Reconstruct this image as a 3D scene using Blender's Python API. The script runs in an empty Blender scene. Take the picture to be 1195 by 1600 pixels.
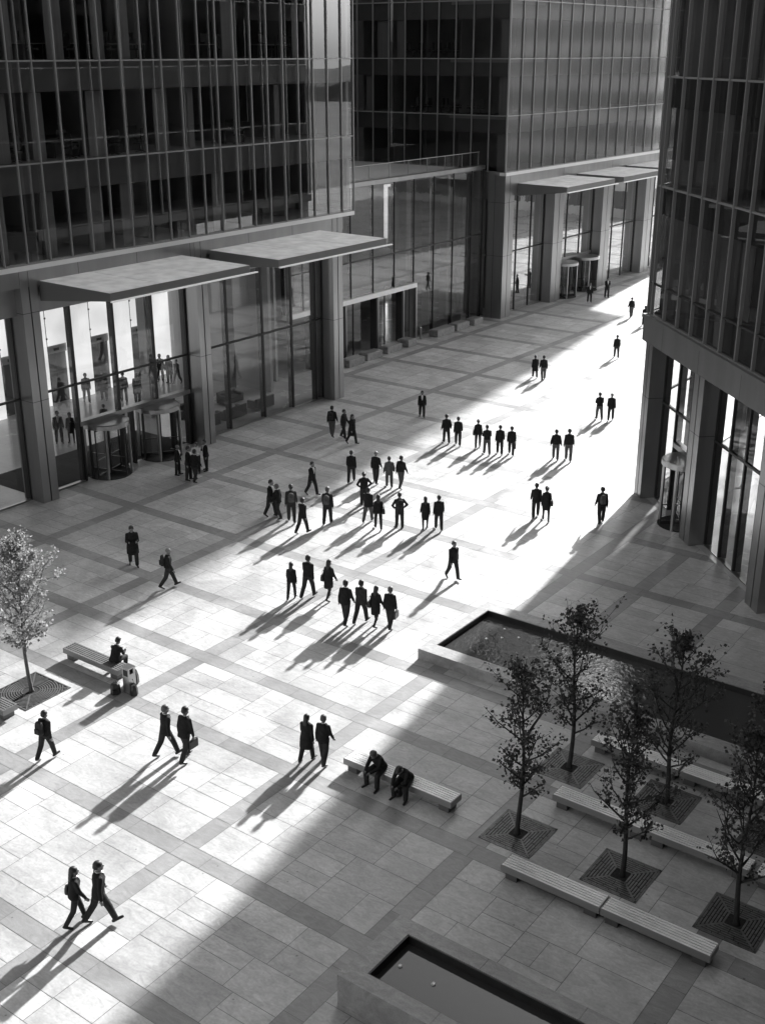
import bpy, bmesh, math, random
from mathutils import Vector, Matrix
R = random.Random(7)
rad = math.radians
scene = bpy.context.scene
COL = scene.collection

# ------------------------------------------------------------------ camera model (world: +Y runs up the street, +X across it)
CAM_H, PITCH, YAW, FPX = 21.0, math.atan(720 / 1840.0), rad(36.3), 1840.0
FW = Vector((-math.sin(YAW), math.cos(YAW))); RT = Vector((math.cos(YAW), math.sin(YAW)))

def ground(u, v, z=0.0):
    """photo pixel -> point on the level z (used to survey the plaza from the photograph)"""
    x = (u - 597.5) / FPX; y = (v - 800.0) / FPX
    f = math.cos(PITCH) - y * math.sin(PITCH); dz = -math.sin(PITCH) - y * math.cos(PITCH)
    t = (z - CAM_H) / dz
    d = FW * f + RT * x
    return Vector((d.x * t, d.y * t, z))

def tallness(u, v, vh):
    g = ground(u, v); f = g.x * FW.x + g.y * FW.y; y = (vh - 800.0) / FPX
    t = f / (math.cos(PITCH) - y * math.sin(PITCH))
    return CAM_H + t * (-math.sin(PITCH) - y * math.cos(PITCH))

# ------------------------------------------------------------------ materials
def nodes(m):
    m.use_nodes = True
    return m.node_tree.nodes, m.node_tree.links

def grey(name, v, rough=0.6, metal=0.0, spec=0.5, var=0.0, scale=3.0, bump=0.0, stretch=None):
    m = bpy.data.materials.new(name); n, l = nodes(m)
    b = n['Principled BSDF']
    b.inputs['Base Color'].default_value = (v, v, v, 1)
    b.inputs['Roughness'].default_value = rough; b.inputs['Metallic'].default_value = metal
    b.inputs['Specular IOR Level'].default_value = spec
    if var or bump:
        tc = n.new('ShaderNodeTexCoord'); mp = n.new('ShaderNodeMapping')
        if stretch: mp.inputs['Scale'].default_value = stretch
        nz = n.new('ShaderNodeTexNoise'); nz.inputs['Scale'].default_value = scale; nz.inputs['Detail'].default_value = 6
        l.new(tc.outputs['Object'], mp.inputs[0]); l.new(mp.outputs[0], nz.inputs['Vector'])
        if var:
            cr = n.new('ShaderNodeMapRange')
            cr.inputs['From Min'].default_value = .3; cr.inputs['From Max'].default_value = .7
            cr.inputs['To Min'].default_value = v * (1 - var); cr.inputs['To Max'].default_value = v * (1 + var)
            l.new(nz.outputs['Fac'], cr.inputs['Value'])
            l.new(cr.outputs[0], b.inputs['Base Color'])
        if bump:
            bp = n.new('ShaderNodeBump'); bp.inputs['Strength'].default_value = bump; bp.inputs['Distance'].default_value = .02
            l.new(nz.outputs['Fac'], bp.inputs['Height']); l.new(bp.outputs[0], b.inputs['Normal'])
    return m

def glass(name, tint, f0=.05, wave=0.0, scale=.6, rough=.008):
    """thin architectural pane: tinted see-through plus a Schlick mirror (same from both sides), slightly wavy"""
    m = bpy.data.materials.new(name); n, l = nodes(m)
    n.remove(n['Principled BSDF'])
    out = n['Material Output']
    tr = n.new('ShaderNodeBsdfTransparent'); tr.inputs[0].default_value = (tint, tint, tint, 1)
    gl = n.new('ShaderNodeBsdfGlossy'); gl.inputs['Roughness'].default_value = rough
    gl.inputs['Color'].default_value = (.95, .95, .95, 1)
    lw = n.new('ShaderNodeLayerWeight'); lw.inputs['Blend'].default_value = .5
    pw = n.new('ShaderNodeMath'); pw.operation = 'POWER'; pw.inputs[1].default_value = 4.6
    mr = n.new('ShaderNodeMapRange'); mr.inputs['To Min'].default_value = f0; mr.inputs['To Max'].default_value = .95
    mx = n.new('ShaderNodeMixShader')
    l.new(lw.outputs['Facing'], pw.inputs[0]); l.new(pw.outputs[0], mr.inputs['Value']); l.new(mr.outputs[0], mx.inputs[0])
    l.new(tr.outputs[0], mx.inputs[1]); l.new(gl.outputs[0], mx.inputs[2]); l.new(mx.outputs[0], out.inputs['Surface'])
    if wave:
        tc = n.new('ShaderNodeTexCoord'); nz = n.new('ShaderNodeTexNoise'); nz.inputs['Scale'].default_value = scale
        bp = n.new('ShaderNodeBump'); bp.inputs['Strength'].default_value = wave; bp.inputs['Distance'].default_value = .05
        l.new(tc.outputs['Object'], nz.inputs['Vector']); l.new(nz.outputs['Fac'], bp.inputs['Height'])
        l.new(bp.outputs[0], gl.inputs['Normal'])
    return m

def lamp_mat(name, v, strength):
    m = bpy.data.materials.new(name); n, l = nodes(m)
    b = n['Principled BSDF']; b.inputs['Base Color'].default_value = (v, v, v, 1)
    b.inputs['Emission Color'].default_value = (1, 1, 1, 1); b.inputs['Emission Strength'].default_value = strength
    return m

def stone_mat(name, base, var, rough, attr=True, grain=14.0):
    m = bpy.data.materials.new(name); n, l = nodes(m); b = n['Principled BSDF']
    tc = n.new('ShaderNodeTexCoord')
    big = n.new('ShaderNodeTexNoise'); big.inputs['Scale'].default_value = .55; big.inputs['Detail'].default_value = 8; big.inputs['Roughness'].default_value = .62
    big.inputs['Distortion'].default_value = .8
    fine = n.new('ShaderNodeTexNoise'); fine.inputs['Scale'].default_value = grain; fine.inputs['Detail'].default_value = 5
    mp = n.new('ShaderNodeMapping'); mp.inputs['Scale'].default_value = (1.0, 2.6, 1)
    vein = n.new('ShaderNodeTexNoise'); vein.inputs['Scale'].default_value = 1.7; vein.inputs['Detail'].default_value = 9; vein.inputs['Distortion'].default_value = 2.2
    for t in (big, fine): l.new(tc.outputs['Object'], t.inputs['Vector'])
    l.new(tc.outputs['Object'], mp.inputs[0]); l.new(mp.outputs[0], vein.inputs['Vector'])
    def mr(src, a, c):
        x = n.new('ShaderNodeMapRange'); x.inputs['From Min'].default_value = .3; x.inputs['From Max'].default_value = .7
        x.inputs['To Min'].default_value = a; x.inputs['To Max'].default_value = c; l.new(src, x.inputs['Value']); return x.outputs[0]
    def mul(a, c):
        x = n.new('ShaderNodeMath'); x.operation = 'MULTIPLY'
        l.new(a, x.inputs[0])
        if isinstance(c, float): x.inputs[1].default_value = c
        else: l.new(c, x.inputs[1])
        return x.outputs[0]
    v = mul(mr(big.outputs['Fac'], 1 - var, 1 + var), mr(fine.outputs['Fac'], 1 - var * .45, 1 + var * .45))
    v = mul(v, mr(vein.outputs['Fac'], 1 - var * .9, 1 + var * .6))
    if attr:
        stain = n.new('ShaderNodeTexNoise'); stain.inputs['Scale'].default_value = .16; stain.inputs['Detail'].default_value = 7; stain.inputs['Roughness'].default_value = .7
        l.new(tc.outputs['Object'], stain.inputs['Vector']); v = mul(v, mr(stain.outputs['Fac'], .78, 1.12))
        vo = n.new('ShaderNodeTexVoronoi'); vo.inputs['Scale'].default_value = 1.6; l.new(tc.outputs['Object'], vo.inputs['Vector'])
        sp = n.new('ShaderNodeMapRange'); sp.inputs['From Min'].default_value = .035; sp.inputs['From Max'].default_value = .055; sp.inputs['To Min'].default_value = .55; sp.inputs['To Max'].default_value = 1.0
        l.new(vo.outputs['Distance'], sp.inputs['Value'])
        v = mul(v, sp.outputs[0])
    if attr:
        at = n.new('ShaderNodeAttribute'); at.attribute_name = 'tone'
        v = mul(v, at.outputs['Fac'])
    v = mul(v, base)
    l.new(v, b.inputs['Base Color'])
    l.new(mr(big.outputs['Fac'], rough - .1, rough + .12), b.inputs['Roughness'])
    bp = n.new('ShaderNodeBump'); bp.inputs['Strength'].default_value = .12; bp.inputs['Distance'].default_value = .01
    l.new(fine.outputs['Fac'], bp.inputs['Height']); l.new(bp.outputs[0], b.inputs['Normal'])
    return m

M = {}
M['slab'] = stone_mat('pale_paving_stone', .47, .19, .50)
M['band'] = stone_mat('dark_granite_band', .28, .16, .50, grain=30)
M['joint'] = grey('joint_mortar', .19, .9, var=.3)
M['ground'] = grey('far_ground', .16, .95, var=.3, scale=.05)
M['hill'] = grey('far_wooded_hills', .06, .95, var=.5, scale=.08)
M['rim'] = stone_mat('basin_granite', .30, .24, .55, attr=False, grain=22)
M['basin_in'] = grey('wet_black_stone', .025, .35, var=.3)
M['panel'] = grey('aluminium_cladding', .36, .30, metal=.85, var=.10, scale=1.2, stretch=(1, 1, .15))
M['panel_dark'] = grey('shadow_gap_metal', .05, .5, metal=.3)
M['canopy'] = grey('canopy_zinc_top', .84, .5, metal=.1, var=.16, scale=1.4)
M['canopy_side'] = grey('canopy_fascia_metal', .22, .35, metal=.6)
M['trim'] = grey('pale_edge_trim', .85, .3, metal=.3)
M['mullion'] = grey('window_mullion_metal', .33, .4, metal=.5)
M['mullion_dark'] = grey('black_window_frame', .035, .4, metal=.3)
M['fin'] = grey('tower_fin_metal', .24, .45, metal=.4)
M['spandrel_r'] = grey('dark_spandrel_panel', .06, .5, var=.1, scale=.7)
M['spandrel'] = grey('spandrel_panel', .13, .5, var=.1, scale=.7)
M['slabedge'] = grey('office_floor_slab', .30, .8)
M['inner'] = grey('office_inner_wall', .26, .8, var=.25, scale=.25)
M['blind'] = grey('window_blind_fabric', .26, .8, var=.12, scale=2, stretch=(6, 6, .1))
M['lobbywall'] = grey('lobby_plaster', .34, .6, var=.12, scale=.4)
M['lobbyfloor'] = stone_mat('lobby_floor_stone', .46, .06, .2, attr=False)
M['mat'] = grey('entrance_mat', .02, .95, var=.2, scale=20)
M['lumi'] = lamp_mat('luminous_wall_panel', .8, .20)
_n, _l = nodes(M['lumi'])
_t = _n.new('ShaderNodeTexCoord'); _z = _n.new('ShaderNodeTexNoise'); _z.inputs['Scale'].default_value = .45; _z.inputs['Detail'].default_value = 2
_r = _n.new('ShaderNodeMapRange'); _r.inputs['From Min'].default_value = .3; _r.inputs['From Max'].default_value = .7; _r.inputs['To Min'].default_value = .20; _r.inputs['To Max'].default_value = .31
_l.new(_t.outputs['Object'], _z.inputs['Vector']); _l.new(_z.outputs['Fac'], _r.inputs['Value']); _l.new(_r.outputs[0], _n['Principled BSDF'].inputs['Emission Strength'])
M['lift'] = grey('lift_door_steel', .10, .35, metal=.6)
M['lifthead'] = grey('lift_header_steel', .40, .5, metal=.3)
M['win'] = glass('office_glass', .72, .17, wave=.010)
M['win_b'] = glass('street_front_glass', .52, .34, wave=.03, scale=1.1, rough=.11)
M['lobbyglass'] = glass('lobby_glass', .84, .09, wave=.02)
M['clear'] = glass('clear_glass', .88, .06)
M['win_link'] = glass('link_front_glass', .62, .15, wave=.04, scale=1.3)
M['win_street'] = glass('street_lobby_glass', .75, .58, wave=.04, scale=1.3)
M['panel_r'] = grey('dark_tower_cladding', .17, .42, metal=.4, var=.12, scale=1.2, stretch=(1, 1, .15))
M['led'] = lamp_mat('lit_canopy_edge', .7, .07)
M['win_r'] = glass('dark_tower_glass', .50, .05, wave=.012)
M['wood_d'] = grey('weathered_dark_slats', .13, .6, var=.2, scale=2, stretch=(1, 3, 3))
M['wood'] = grey('pale_bench_slats', .88, .35, var=.10, scale=2, stretch=(1, 3, 3))
M['benchleg'] = grey('bench_support_metal', .12, .5, metal=.3)
M['benchframe'] = grey('bench_frame_metal', .26, .45, metal=.4)
M['grate'] = grey('cast_iron_grate', .13, .5, metal=.5, var=.25, scale=6)
M['soil'] = grey('tree_pit_soil', .02, 1.0, var=.5, scale=14)
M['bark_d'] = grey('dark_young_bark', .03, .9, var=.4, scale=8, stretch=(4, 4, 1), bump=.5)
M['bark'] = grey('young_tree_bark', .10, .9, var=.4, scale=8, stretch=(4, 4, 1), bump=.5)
M['block'] = stone_mat('rough_seat_stone', .33, .25, .8, attr=False)
M['steel'] = grey('brushed_steel', .45, .30, metal=.9)
M['skin'] = grey('skin', .17, .55)
M['face'] = grey('eyes_and_lips', .03, .4)
M['blackcloth'] = grey('black_wool', .016, .85, spec=.2, var=.3, scale=9)
M['darkcloth'] = grey('charcoal_cloth', .030, .85, spec=.2, var=.3, scale=9)
M['midcloth'] = grey('grey_cloth', .085, .85, spec=.2, var=.25, scale=9)
M['whitecloth'] = grey('white_shirt', .60, .8, var=.05)
M['hair_d'] = grey('dark_hair', .014, .55, var=.4, scale=30)
M['hair_l'] = grey('grey_hair', .07, .55, var=.4, scale=30)
M['leather'] = grey('black_leather', .014, .4)
M['pale'] = grey('pale_concrete_wall', .60, .8, var=.12, scale=.4)
M['win_dark'] = grey('far_window_glass', .16, .12, spec=.8)
M['office'] = grey('black_office_furniture', .016, .6)
M['deskwhite'] = grey('desk_top', .35, .5)
M['sofa'] = grey('dark_sofa_leather', .05, .45)
M['lightdisc'] = grey('white_jet_cap', .85, .4)

def leaf_mat(name, v, trans):
    m = bpy.data.materials.new(name); n, l = nodes(m); b = n['Principled BSDF']
    at = n.new('ShaderNodeAttribute'); at.attribute_name = 'tone'
    mu = n.new('ShaderNodeMath'); mu.operation = 'MULTIPLY'; mu.inputs[1].default_value = v
    l.new(at.outputs['Fac'], mu.inputs[0]); l.new(mu.outputs[0], b.inputs['Base Color'])
    b.inputs['Roughness'].default_value = .5
    t = n.new('ShaderNodeBsdfTranslucent'); l.new(mu.outputs[0], t.inputs[0])
    mx = n.new('ShaderNodeMixShader'); mx.inputs[0].default_value = trans
    l.new(b.outputs[0], mx.inputs[1]); l.new(t.outputs[0], mx.inputs[2]); l.new(mx.outputs[0], n['Material Output'].inputs['Surface'])
    return m
M['leaf_sunlit'] = leaf_mat('sunlit_leaf', .30, .45)  # paler leaf copy: the backlight on the left tree is in its colour
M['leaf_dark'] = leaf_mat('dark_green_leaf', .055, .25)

def water_mat(name='pool_water', bump=.58, base=.05):
    m = bpy.data.materials.new(name); n, l = nodes(m); b = n['Principled BSDF']
    b.inputs['Base Color'].default_value = (base, base, base, 1); b.inputs['Roughness'].default_value = .04
    b.inputs['IOR'].default_value = 1.33; b.inputs['Specular IOR Level'].default_value = .8
    tc = n.new('ShaderNodeTexCoord')
    w = n.new('ShaderNodeTexNoise'); w.inputs['Scale'].default_value = 3.4; w.inputs['Detail'].default_value = 5; w.inputs['Distortion'].default_value = 1.0
    w2 = n.new('ShaderNodeTexNoise'); w2.inputs['Scale'].default_value = .5
    mu = n.new('ShaderNodeMath'); mu.operation = 'MULTIPLY'
    bp = n.new('ShaderNodeBump'); bp.inputs['Strength'].default_value = bump; bp.inputs['Distance'].default_value = .05
    l.new(tc.outputs['Object'], w.inputs['Vector']); l.new(tc.outputs['Object'], w2.inputs['Vector'])
    l.new(w.outputs['Fac'], mu.inputs[0]); l.new(w2.outputs['Fac'], mu.inputs[1]); l.new(mu.outputs[0], bp.inputs['Height'])
    l.new(bp.outputs[0], b.inputs['Normal'])
    return m
M['water'] = water_mat(); M['still'] = water_mat('still_pool_water', .05, .035)

# ------------------------------------------------------------------ mesh builder
class Fr:
    """facade frame: s along the wall, d outward, z up"""
    def __init__(self, p, u, n):
        self.p = Vector((p[0], p[1], 0)); self.u = Vector((u[0], u[1], 0)).normalized(); self.n = Vector((n[0], n[1], 0)).normalized()
    def __call__(self, s, d, z):
        return self.p + self.u * s + self.n * d + Vector((0, 0, z))
WORLD = Fr((0, 0), (1, 0), (0, 1))

class MB:
    def __init__(self): self.v = []; self.f = []; self.t = []; self.smooth = False
    def add(self, vs, fs, tone=1.0):
        o = len(self.v); self.v += [Vector(p) for p in vs]
        for f in fs: self.f.append([i + o for i in f]); self.t.append(tone)
        return self
    def fbox(self, fr, s0, s1, d0, d1, z0, z1, tone=1.0):
        P = [fr(s, d, z) for z in (z0, z1) for (s, d) in ((s0, d0), (s1, d0), (s1, d1), (s0, d1))]
        return self.add(P, [(0, 3, 2, 1), (4, 5, 6, 7), (0, 1, 5, 4), (1, 2, 6, 5), (2, 3, 7, 6), (3, 0, 4, 7)], tone)
    def box(self, x0, x1, y0, y1, z0, z1, tone=1.0):
        return self.fbox(WORLD, x0, x1, y0, y1, z0, z1, tone)
    def quad(self, a, b, c, d, tone=1.0):
        return self.add([a, b, c, d], [(0, 1, 2, 3)], tone)
    def prism(self, poly, z0, z1):
        n = len(poly)
        P = [(x, y, z0) for x, y in poly] + [(x, y, z1) for x, y in poly]
        return self.add(P, [tuple(range(n - 1, -1, -1)), tuple(range(n, 2 * n))] + [(i, (i + 1) % n, n + (i + 1) % n, n + i) for i in range(n)])
    def rings(self, rs, cap=True):
        """rs: list of lists of points (same length)"""
        n = len(rs[0]); P = [p for r in rs for p in r]; F = []
        for k in range(len(rs) - 1):
            for i in range(n):
                F.append((k * n + i, k * n + (i + 1) % n, (k + 1) * n + (i + 1) % n, (k + 1) * n + i))
        if cap: F.append(tuple(range(n - 1, -1, -1))); F.append(tuple((len(rs) - 1) * n + i for i in range(n)))
        return self.add(P, F)
    def lathe(self, c, prof, n=20, cap=True):
        c = Vector(c)
        return self.rings([[c + Vector((r * math.cos(2 * math.pi * i / n), r * math.sin(2 * math.pi * i / n), z)) for i in range(n)] for r, z in prof], cap)
    def tube(self, pts, rads, n=8, cap=True):
        pts = [Vector(p) for p in pts]; rs = []
        for i, p in enumerate(pts):
            t = (pts[min(i + 1, len(pts) - 1)] - pts[max(i - 1, 0)]).normalized()
            a = t.cross(Vector((0, 0, 1)) if abs(t.z) < .9 else Vector((1, 0, 0))).normalized(); b = t.cross(a)
            r = rads[i] if not isinstance(rads, (int, float)) else rads
            rs.append([p + (a * math.cos(2 * math.pi * k / n) + b * math.sin(2 * math.pi * k / n)) * r for k in range(n)])
        return self.rings(rs, cap)
    def ell(self, c, r, rot=None, nu=12, nv=8):
        c = Vector(c); r = (r, r, r) if isinstance(r, (int, float)) else r
        rs = []
        for j in range(1, nv):
            th = math.pi * j / nv
            ring = [Vector((r[0] * math.sin(th) * math.cos(2 * math.pi * i / nu), r[1] * math.sin(th) * math.sin(2 * math.pi * i / nu), -r[2] * math.cos(th))) for i in range(nu)]
            rs.append([c + (rot @ p if rot else p) for p in ring])
        return self.rings(rs)
    def mesh(self, name, mat, org=Vector((0, 0, 0)), tone=False):
        me = bpy.data.meshes.new(name)
        me.from_pydata([p - org for p in self.v], [], self.f)
        if tone:
            at = me.attributes.new('tone', 'FLOAT', 'FACE'); at.data.foreach_set('value', self.t)
        else:
            bm = bmesh.new(); bm.from_mesh(me); bmesh.ops.recalc_face_normals(bm, faces=bm.faces); bm.to_mesh(me); bm.free()
        if self.smooth:
            me.polygons.foreach_set('use_smooth', [True] * len(me.polygons)); 
        me.materials.append(mat)
        return me
    def build(self, name, mat, parent=None, tone=False):
        org = Vector((0, 0, 0)); q = parent
        while q: org = org + q.location; q = q.parent
        ob = bpy.data.objects.new(name, self.mesh(name, mat, org, tone)); COL.objects.link(ob)
        if parent: ob.parent = parent
        return ob

def tag(o, label, cat, group=None):
    o['label'] = label; o['category'] = cat
    if group: o['group'] = group
    return o
def thing(name, loc, label, cat, group=None):
    o = bpy.data.objects.new(name, None); COL.objects.link(o); o.location = loc
    o.empty_display_size = .3
    return tag(o, label, cat, group)
def structure(o): o['kind'] = 'structure'; return o
def copy_tree(o, parent=None):
    c = o.copy(); COL.objects.link(c)
    if parent: c.parent = parent; c.matrix_parent_inverse = o.matrix_parent_inverse.copy()
    for ch in o.children: copy_tree(ch, c)
    return c
def bx(fr, *a): return MB().fbox(fr, *a)
def pane(fr, s0, s1, d, z0, z1): return MB().quad(fr(s0, d, z0), fr(s1, d, z0), fr(s1, d, z1), fr(s0, d, z1))

# ------------------------------------------------------------------ ground and paving
structure(MB().quad((-700, -500, -.03), (700, -500, -.03), (700, 900, -.03), (-700, 900, -.03)).build('ground', M['ground']))
structure(MB().quad((-64, -6, -.008), (34, -6, -.008), (34, 172, -.008), (-64, 172, -.008)).build('paving_base', M['joint']))
XB = [-62, -56.4, -49.3, -42.2, -35.3, -28.35, -20.8, -14.3, -7.5, -.6, 6.5, 13.5, 20.5, 27.5, 33.6]
YB = [-5.6, .2, 4.8, 9.6, 14.2, 18.8, 23.62, 27.4, 31.25, 36.6, 42.2, 47.2, 52.3, 57.6, 62.9, 68.3, 73.5, 78.8, 84.1, 89.0, 94.4, 99.8, 105.2, 110.6, 116, 121.4, 126.8, 132.2, 137.6, 143, 150, 157, 164, 171]
BW = .31
slab = MB(); band = MB(); J = .009
def split(x0, x1, y0, y1, depth=0):
    w, h = x1 - x0, y1 - y0
    if depth < 6 and (w > 2.15 or h > 1.75 or (w > 1.2 and h > 1.0 and R.random() < .45)):
        if w / 1.35 > h or (h < 1.0 and w > 1.3):
            c = x0 + w * R.uniform(.36, .64); split(x0, c, y0, y1, depth + 1); split(c, x1, y0, y1, depth + 1)
        else:
            c = y0 + h * R.uniform(.36, .64); split(x0, x1, y0, c, depth + 1); split(x0, x1, c, y1, depth + 1)
        return
    slab.quad((x0 + J, y0 + J, 0), (x1 - J, y0 + J, 0), (x1 - J, y1 - J, 0), (x0 + J, y1 - J, 0), tone=R.gauss(1, .07))
for i in range(len(XB) - 1):
    for j in range(len(YB) - 1):
        x0, x1, y0, y1 = XB[i] + BW, XB[i + 1] - BW, YB[j] + BW, YB[j + 1] - BW
        if XB[i] == -20.8 and 36 < YB[j] < 47:      # an extra band crosses the court by the corner tower
            split(x0, -17.8 - BW, y0, y1); split(-17.8 + BW, x1, y0, y1); band.quad((-17.8 - BW + J, y0 + J, 0), (-17.8 + BW - J, y0 + J, 0), (-17.8 + BW - J, y1 - J, 0), (-17.8 - BW + J, y1 - J, 0), tone=R.gauss(1, .08))
        else: split(x0, x1, y0, y1)
def strip(a, b, lo, hi, along_x):
    p = lo
    while p < hi - .05:
        q = min(hi, p + R.uniform(1.0, 1.9))
        if hi - q < .4: q = hi
        if along_x: band.quad((p + J, a + J, 0), (q - J, a + J, 0), (q - J, b - J, 0), (p + J, b - J, 0), tone=R.gauss(1, .07))
        else: band.quad((a + J, p + J, 0), (b - J, p + J, 0), (b - J, q - J, 0), (a + J, q - J, 0), tone=R.gauss(1, .07))
        p = q
for y in YB: strip(y - BW, y + BW, XB[0], XB[-1], True)
for x in XB:
    for j in range(len(YB) - 1): strip(x - BW, x + BW, YB[j] + BW, YB[j + 1] - BW, False)
structure(slab.build('plaza_paving', M['slab'], tone=True))
structure(band.build('paving_bands', M['band'], tone=True))

# far wooded hills round the horizon
hb = MB(); N = 220; ra = []; rb = []; rc = []
for i in range(N):
    a = 2 * math.pi * i / N
    h = 11 + 5 * math.sin(a * 5 + 1) + 3 * math.sin(a * 13) + R.uniform(0, 2.2)
    ra.append((420 * math.cos(a), 100 + 420 * math.sin(a), -1)); rb.append((440 * math.cos(a), 100 + 440 * math.sin(a), h)); rc.append((560 * math.cos(a), 100 + 560 * math.sin(a), h + 6))
hb.rings([ra, rb, rc], cap=False)
structure(hb.build('hills', M['hill']))

# ------------------------------------------------------------------ curtain walls
def storeys(root, fr, L, floors, divs, glassm, mull, mw, md, depth=5.5, blinds=(), detail=True, top=None):
    """floors: list of floor-line heights; divs: s positions of the mullions"""
    edges = [0.0] + [d for d in divs if .05 < d < L - .05] + [L]
    for k in range(len(floors) - 1):
        z0, z1 = floors[k], floors[k + 1]
        if detail:
            for i in range(len(edges) - 1):
                if edges[i + 1] - edges[i] > .1:
                    pane(fr, edges[i] + .012, edges[i + 1] - .012, -.03, z0 + .04, z1 - .04).build('window', glassm, root)
        else:
            pane(fr, .02, L - .02, -.03, z0 + .04, z1 - .04).build('window_band', glassm, root)
        bx(fr, 0.05, L - .05, -.22, -.14, z1 - 1.32, z1 - .05).build('spandrel', M['spandrel'], root)
        bx(fr, -.02, L + .02, -.03, md * .55, z0 - .035, z0 + .035).build('transom', mull, root)
        bx(fr, .06, L - .06, -depth, -.26, z0 - .28, z0).build('floor_slab', M['slabedge'], root)
    zt = top or floors[-1]
    for s in edges:
        bx(fr, s - mw / 2, s + mw / 2, -.025, md, floors[0] - .02, zt).build('mullion', mull, root)
    for (s0, s1, k) in blinds:
        bx(fr, s0, s1, -.42, -.36, floors[k] + .05, floors[k + 1] - 1.36).build('blind', M['blind'], root)

def tapered_canopy(root, fr, s0, s1, dback, dfront, ztop, thick_back, thick_front, pale=True):
    P = []
    for s in (s0, s1):
        P += [fr(s, dback, ztop), fr(s, dfront, ztop - .05), fr(s, dfront, ztop - .05 - thick_front), fr(s, dback, ztop - thick_back)]
    can = MB().add(P, [(0, 1, 2, 3), (7, 6, 5, 4), (0, 4, 5, 1), (1, 5, 6, 2), (2, 6, 7, 3), (3, 7, 4, 0)]).build('canopy', M['canopy_side'], root)
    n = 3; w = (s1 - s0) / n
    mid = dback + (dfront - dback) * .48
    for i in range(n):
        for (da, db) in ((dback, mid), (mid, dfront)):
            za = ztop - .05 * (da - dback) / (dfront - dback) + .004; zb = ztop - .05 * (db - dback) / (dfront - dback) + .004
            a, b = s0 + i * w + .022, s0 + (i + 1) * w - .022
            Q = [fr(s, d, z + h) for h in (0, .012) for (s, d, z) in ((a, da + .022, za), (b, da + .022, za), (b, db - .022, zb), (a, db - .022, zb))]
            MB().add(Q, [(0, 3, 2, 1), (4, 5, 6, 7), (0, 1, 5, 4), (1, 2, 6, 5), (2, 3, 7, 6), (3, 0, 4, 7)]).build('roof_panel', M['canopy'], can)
    bx(fr, s0 - .0, s1 + .45, dfront + .002, dfront + .14, ztop - .08 - thick_front - .02, ztop - .06 - thick_front + .02).build('edge_trim', M['led'], can)
    return can

def big_column(root, fr, s0, s1, d0, d1, z0, z1):
    g = (s0 + s1) / 2
    c = MB()
    c.fbox(fr, s0, g - .035, d0, d1, z0, z1); c.fbox(fr, g + .035, s1, d0, d1, z0, z1)
    ob = c.build('column', M['panel'], root)
    jn = MB()
    jn.fbox(fr, g - .033, g + .033, d0, d1 - .06, z0, z1)
    for z in (5.2, 9.5):
        if z < z1: jn.fbox(fr, s0 - .003, s1 + .003, d0, d1 + .003, z - .012, z + .012)
    dm = (d0 + d1) / 2 - .15
    jn.fbox(fr, s0 - .004, s0 + .02, dm - .015, dm + .015, z0, z1)
    jn.build('shadow_gap', M['panel_dark'], ob)
    return ob

def revolving(root, fr, s, d, r, h):
    c = fr(s, d, 0)
    m = MB(); m.smooth = False
    m.lathe(c, [(r, h - .30), (r + .06, h - .28), (r + .06, h - .06), (r, h - .02), (.02, h)], 28)
    dr = m.build('revolving_door', M['steel'], root)
    MB().lathe(c, [(.02, .012), (r + .02, .012), (r + .02, .03), (.02, .031)], 28).build('floor_disc', M['mat'], dr)
    MB().tube([c + Vector((0, 0, .03)), c + Vector((0, 0, h - .3))], .045, 10).build('pivot', M['steel'], dr)
    a0 = R.uniform(.2, .9)
    for k in range(4):
        a = a0 + k * math.pi / 2; q = Fr(c, (math.cos(a), math.sin(a)), (-math.sin(a), math.cos(a)))
        lf = MB(); lf.fbox(q, .05, .11, -.025, .025, .05, h - .32); lf.fbox(q, r - .13, r - .06, -.025, .025, .05, h - .32)
        lf.fbox(q, .11, r - .13, -.025, .025, .05, .22); lf.fbox(q, .11, r - .13, -.025, .025, h - .42, h - .32)
        lf.fbox(q, .11, r - .13, -.04, .04, 1.0, 1.04)
        o = lf.build('door_leaf', M['mullion_dark'], dr)
    # the drum: two curved glass screens with posts
    ang = math.atan2(fr.n.y, fr.n.x)
    for side in (-1, 1):
        aa = ang + side * math.pi / 2
        pts = [aa + t for t in (-.8, -.4, 0, .4, .8)]
        g = MB()
        for t0, t1 in zip(pts[:-1], pts[1:]):
            p0 = c + Vector((math.cos(t0), math.sin(t0), 0)) * r; p1 = c + Vector((math.cos(t1), math.sin(t1), 0)) * r
            up = Vector((0, 0, h - .32)); lo = Vector((0, 0, .04))
            g.quad(p0 + lo, p1 + lo, p1 + up, p0 + up)
        g.build('curved_screen', M['clear'], dr)
        for t in (pts[0], pts[2], pts[-1]):
            p = c + Vector((math.cos(t), math.sin(t), 0)) * r
            MB().box(p.x - .05, p.x + .05, p.y - .05, p.y + .05, .03, h - .3).build('drum_post', M['steel'] if t != pts[2] else M['mullion_dark'], dr)
    return dr

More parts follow.
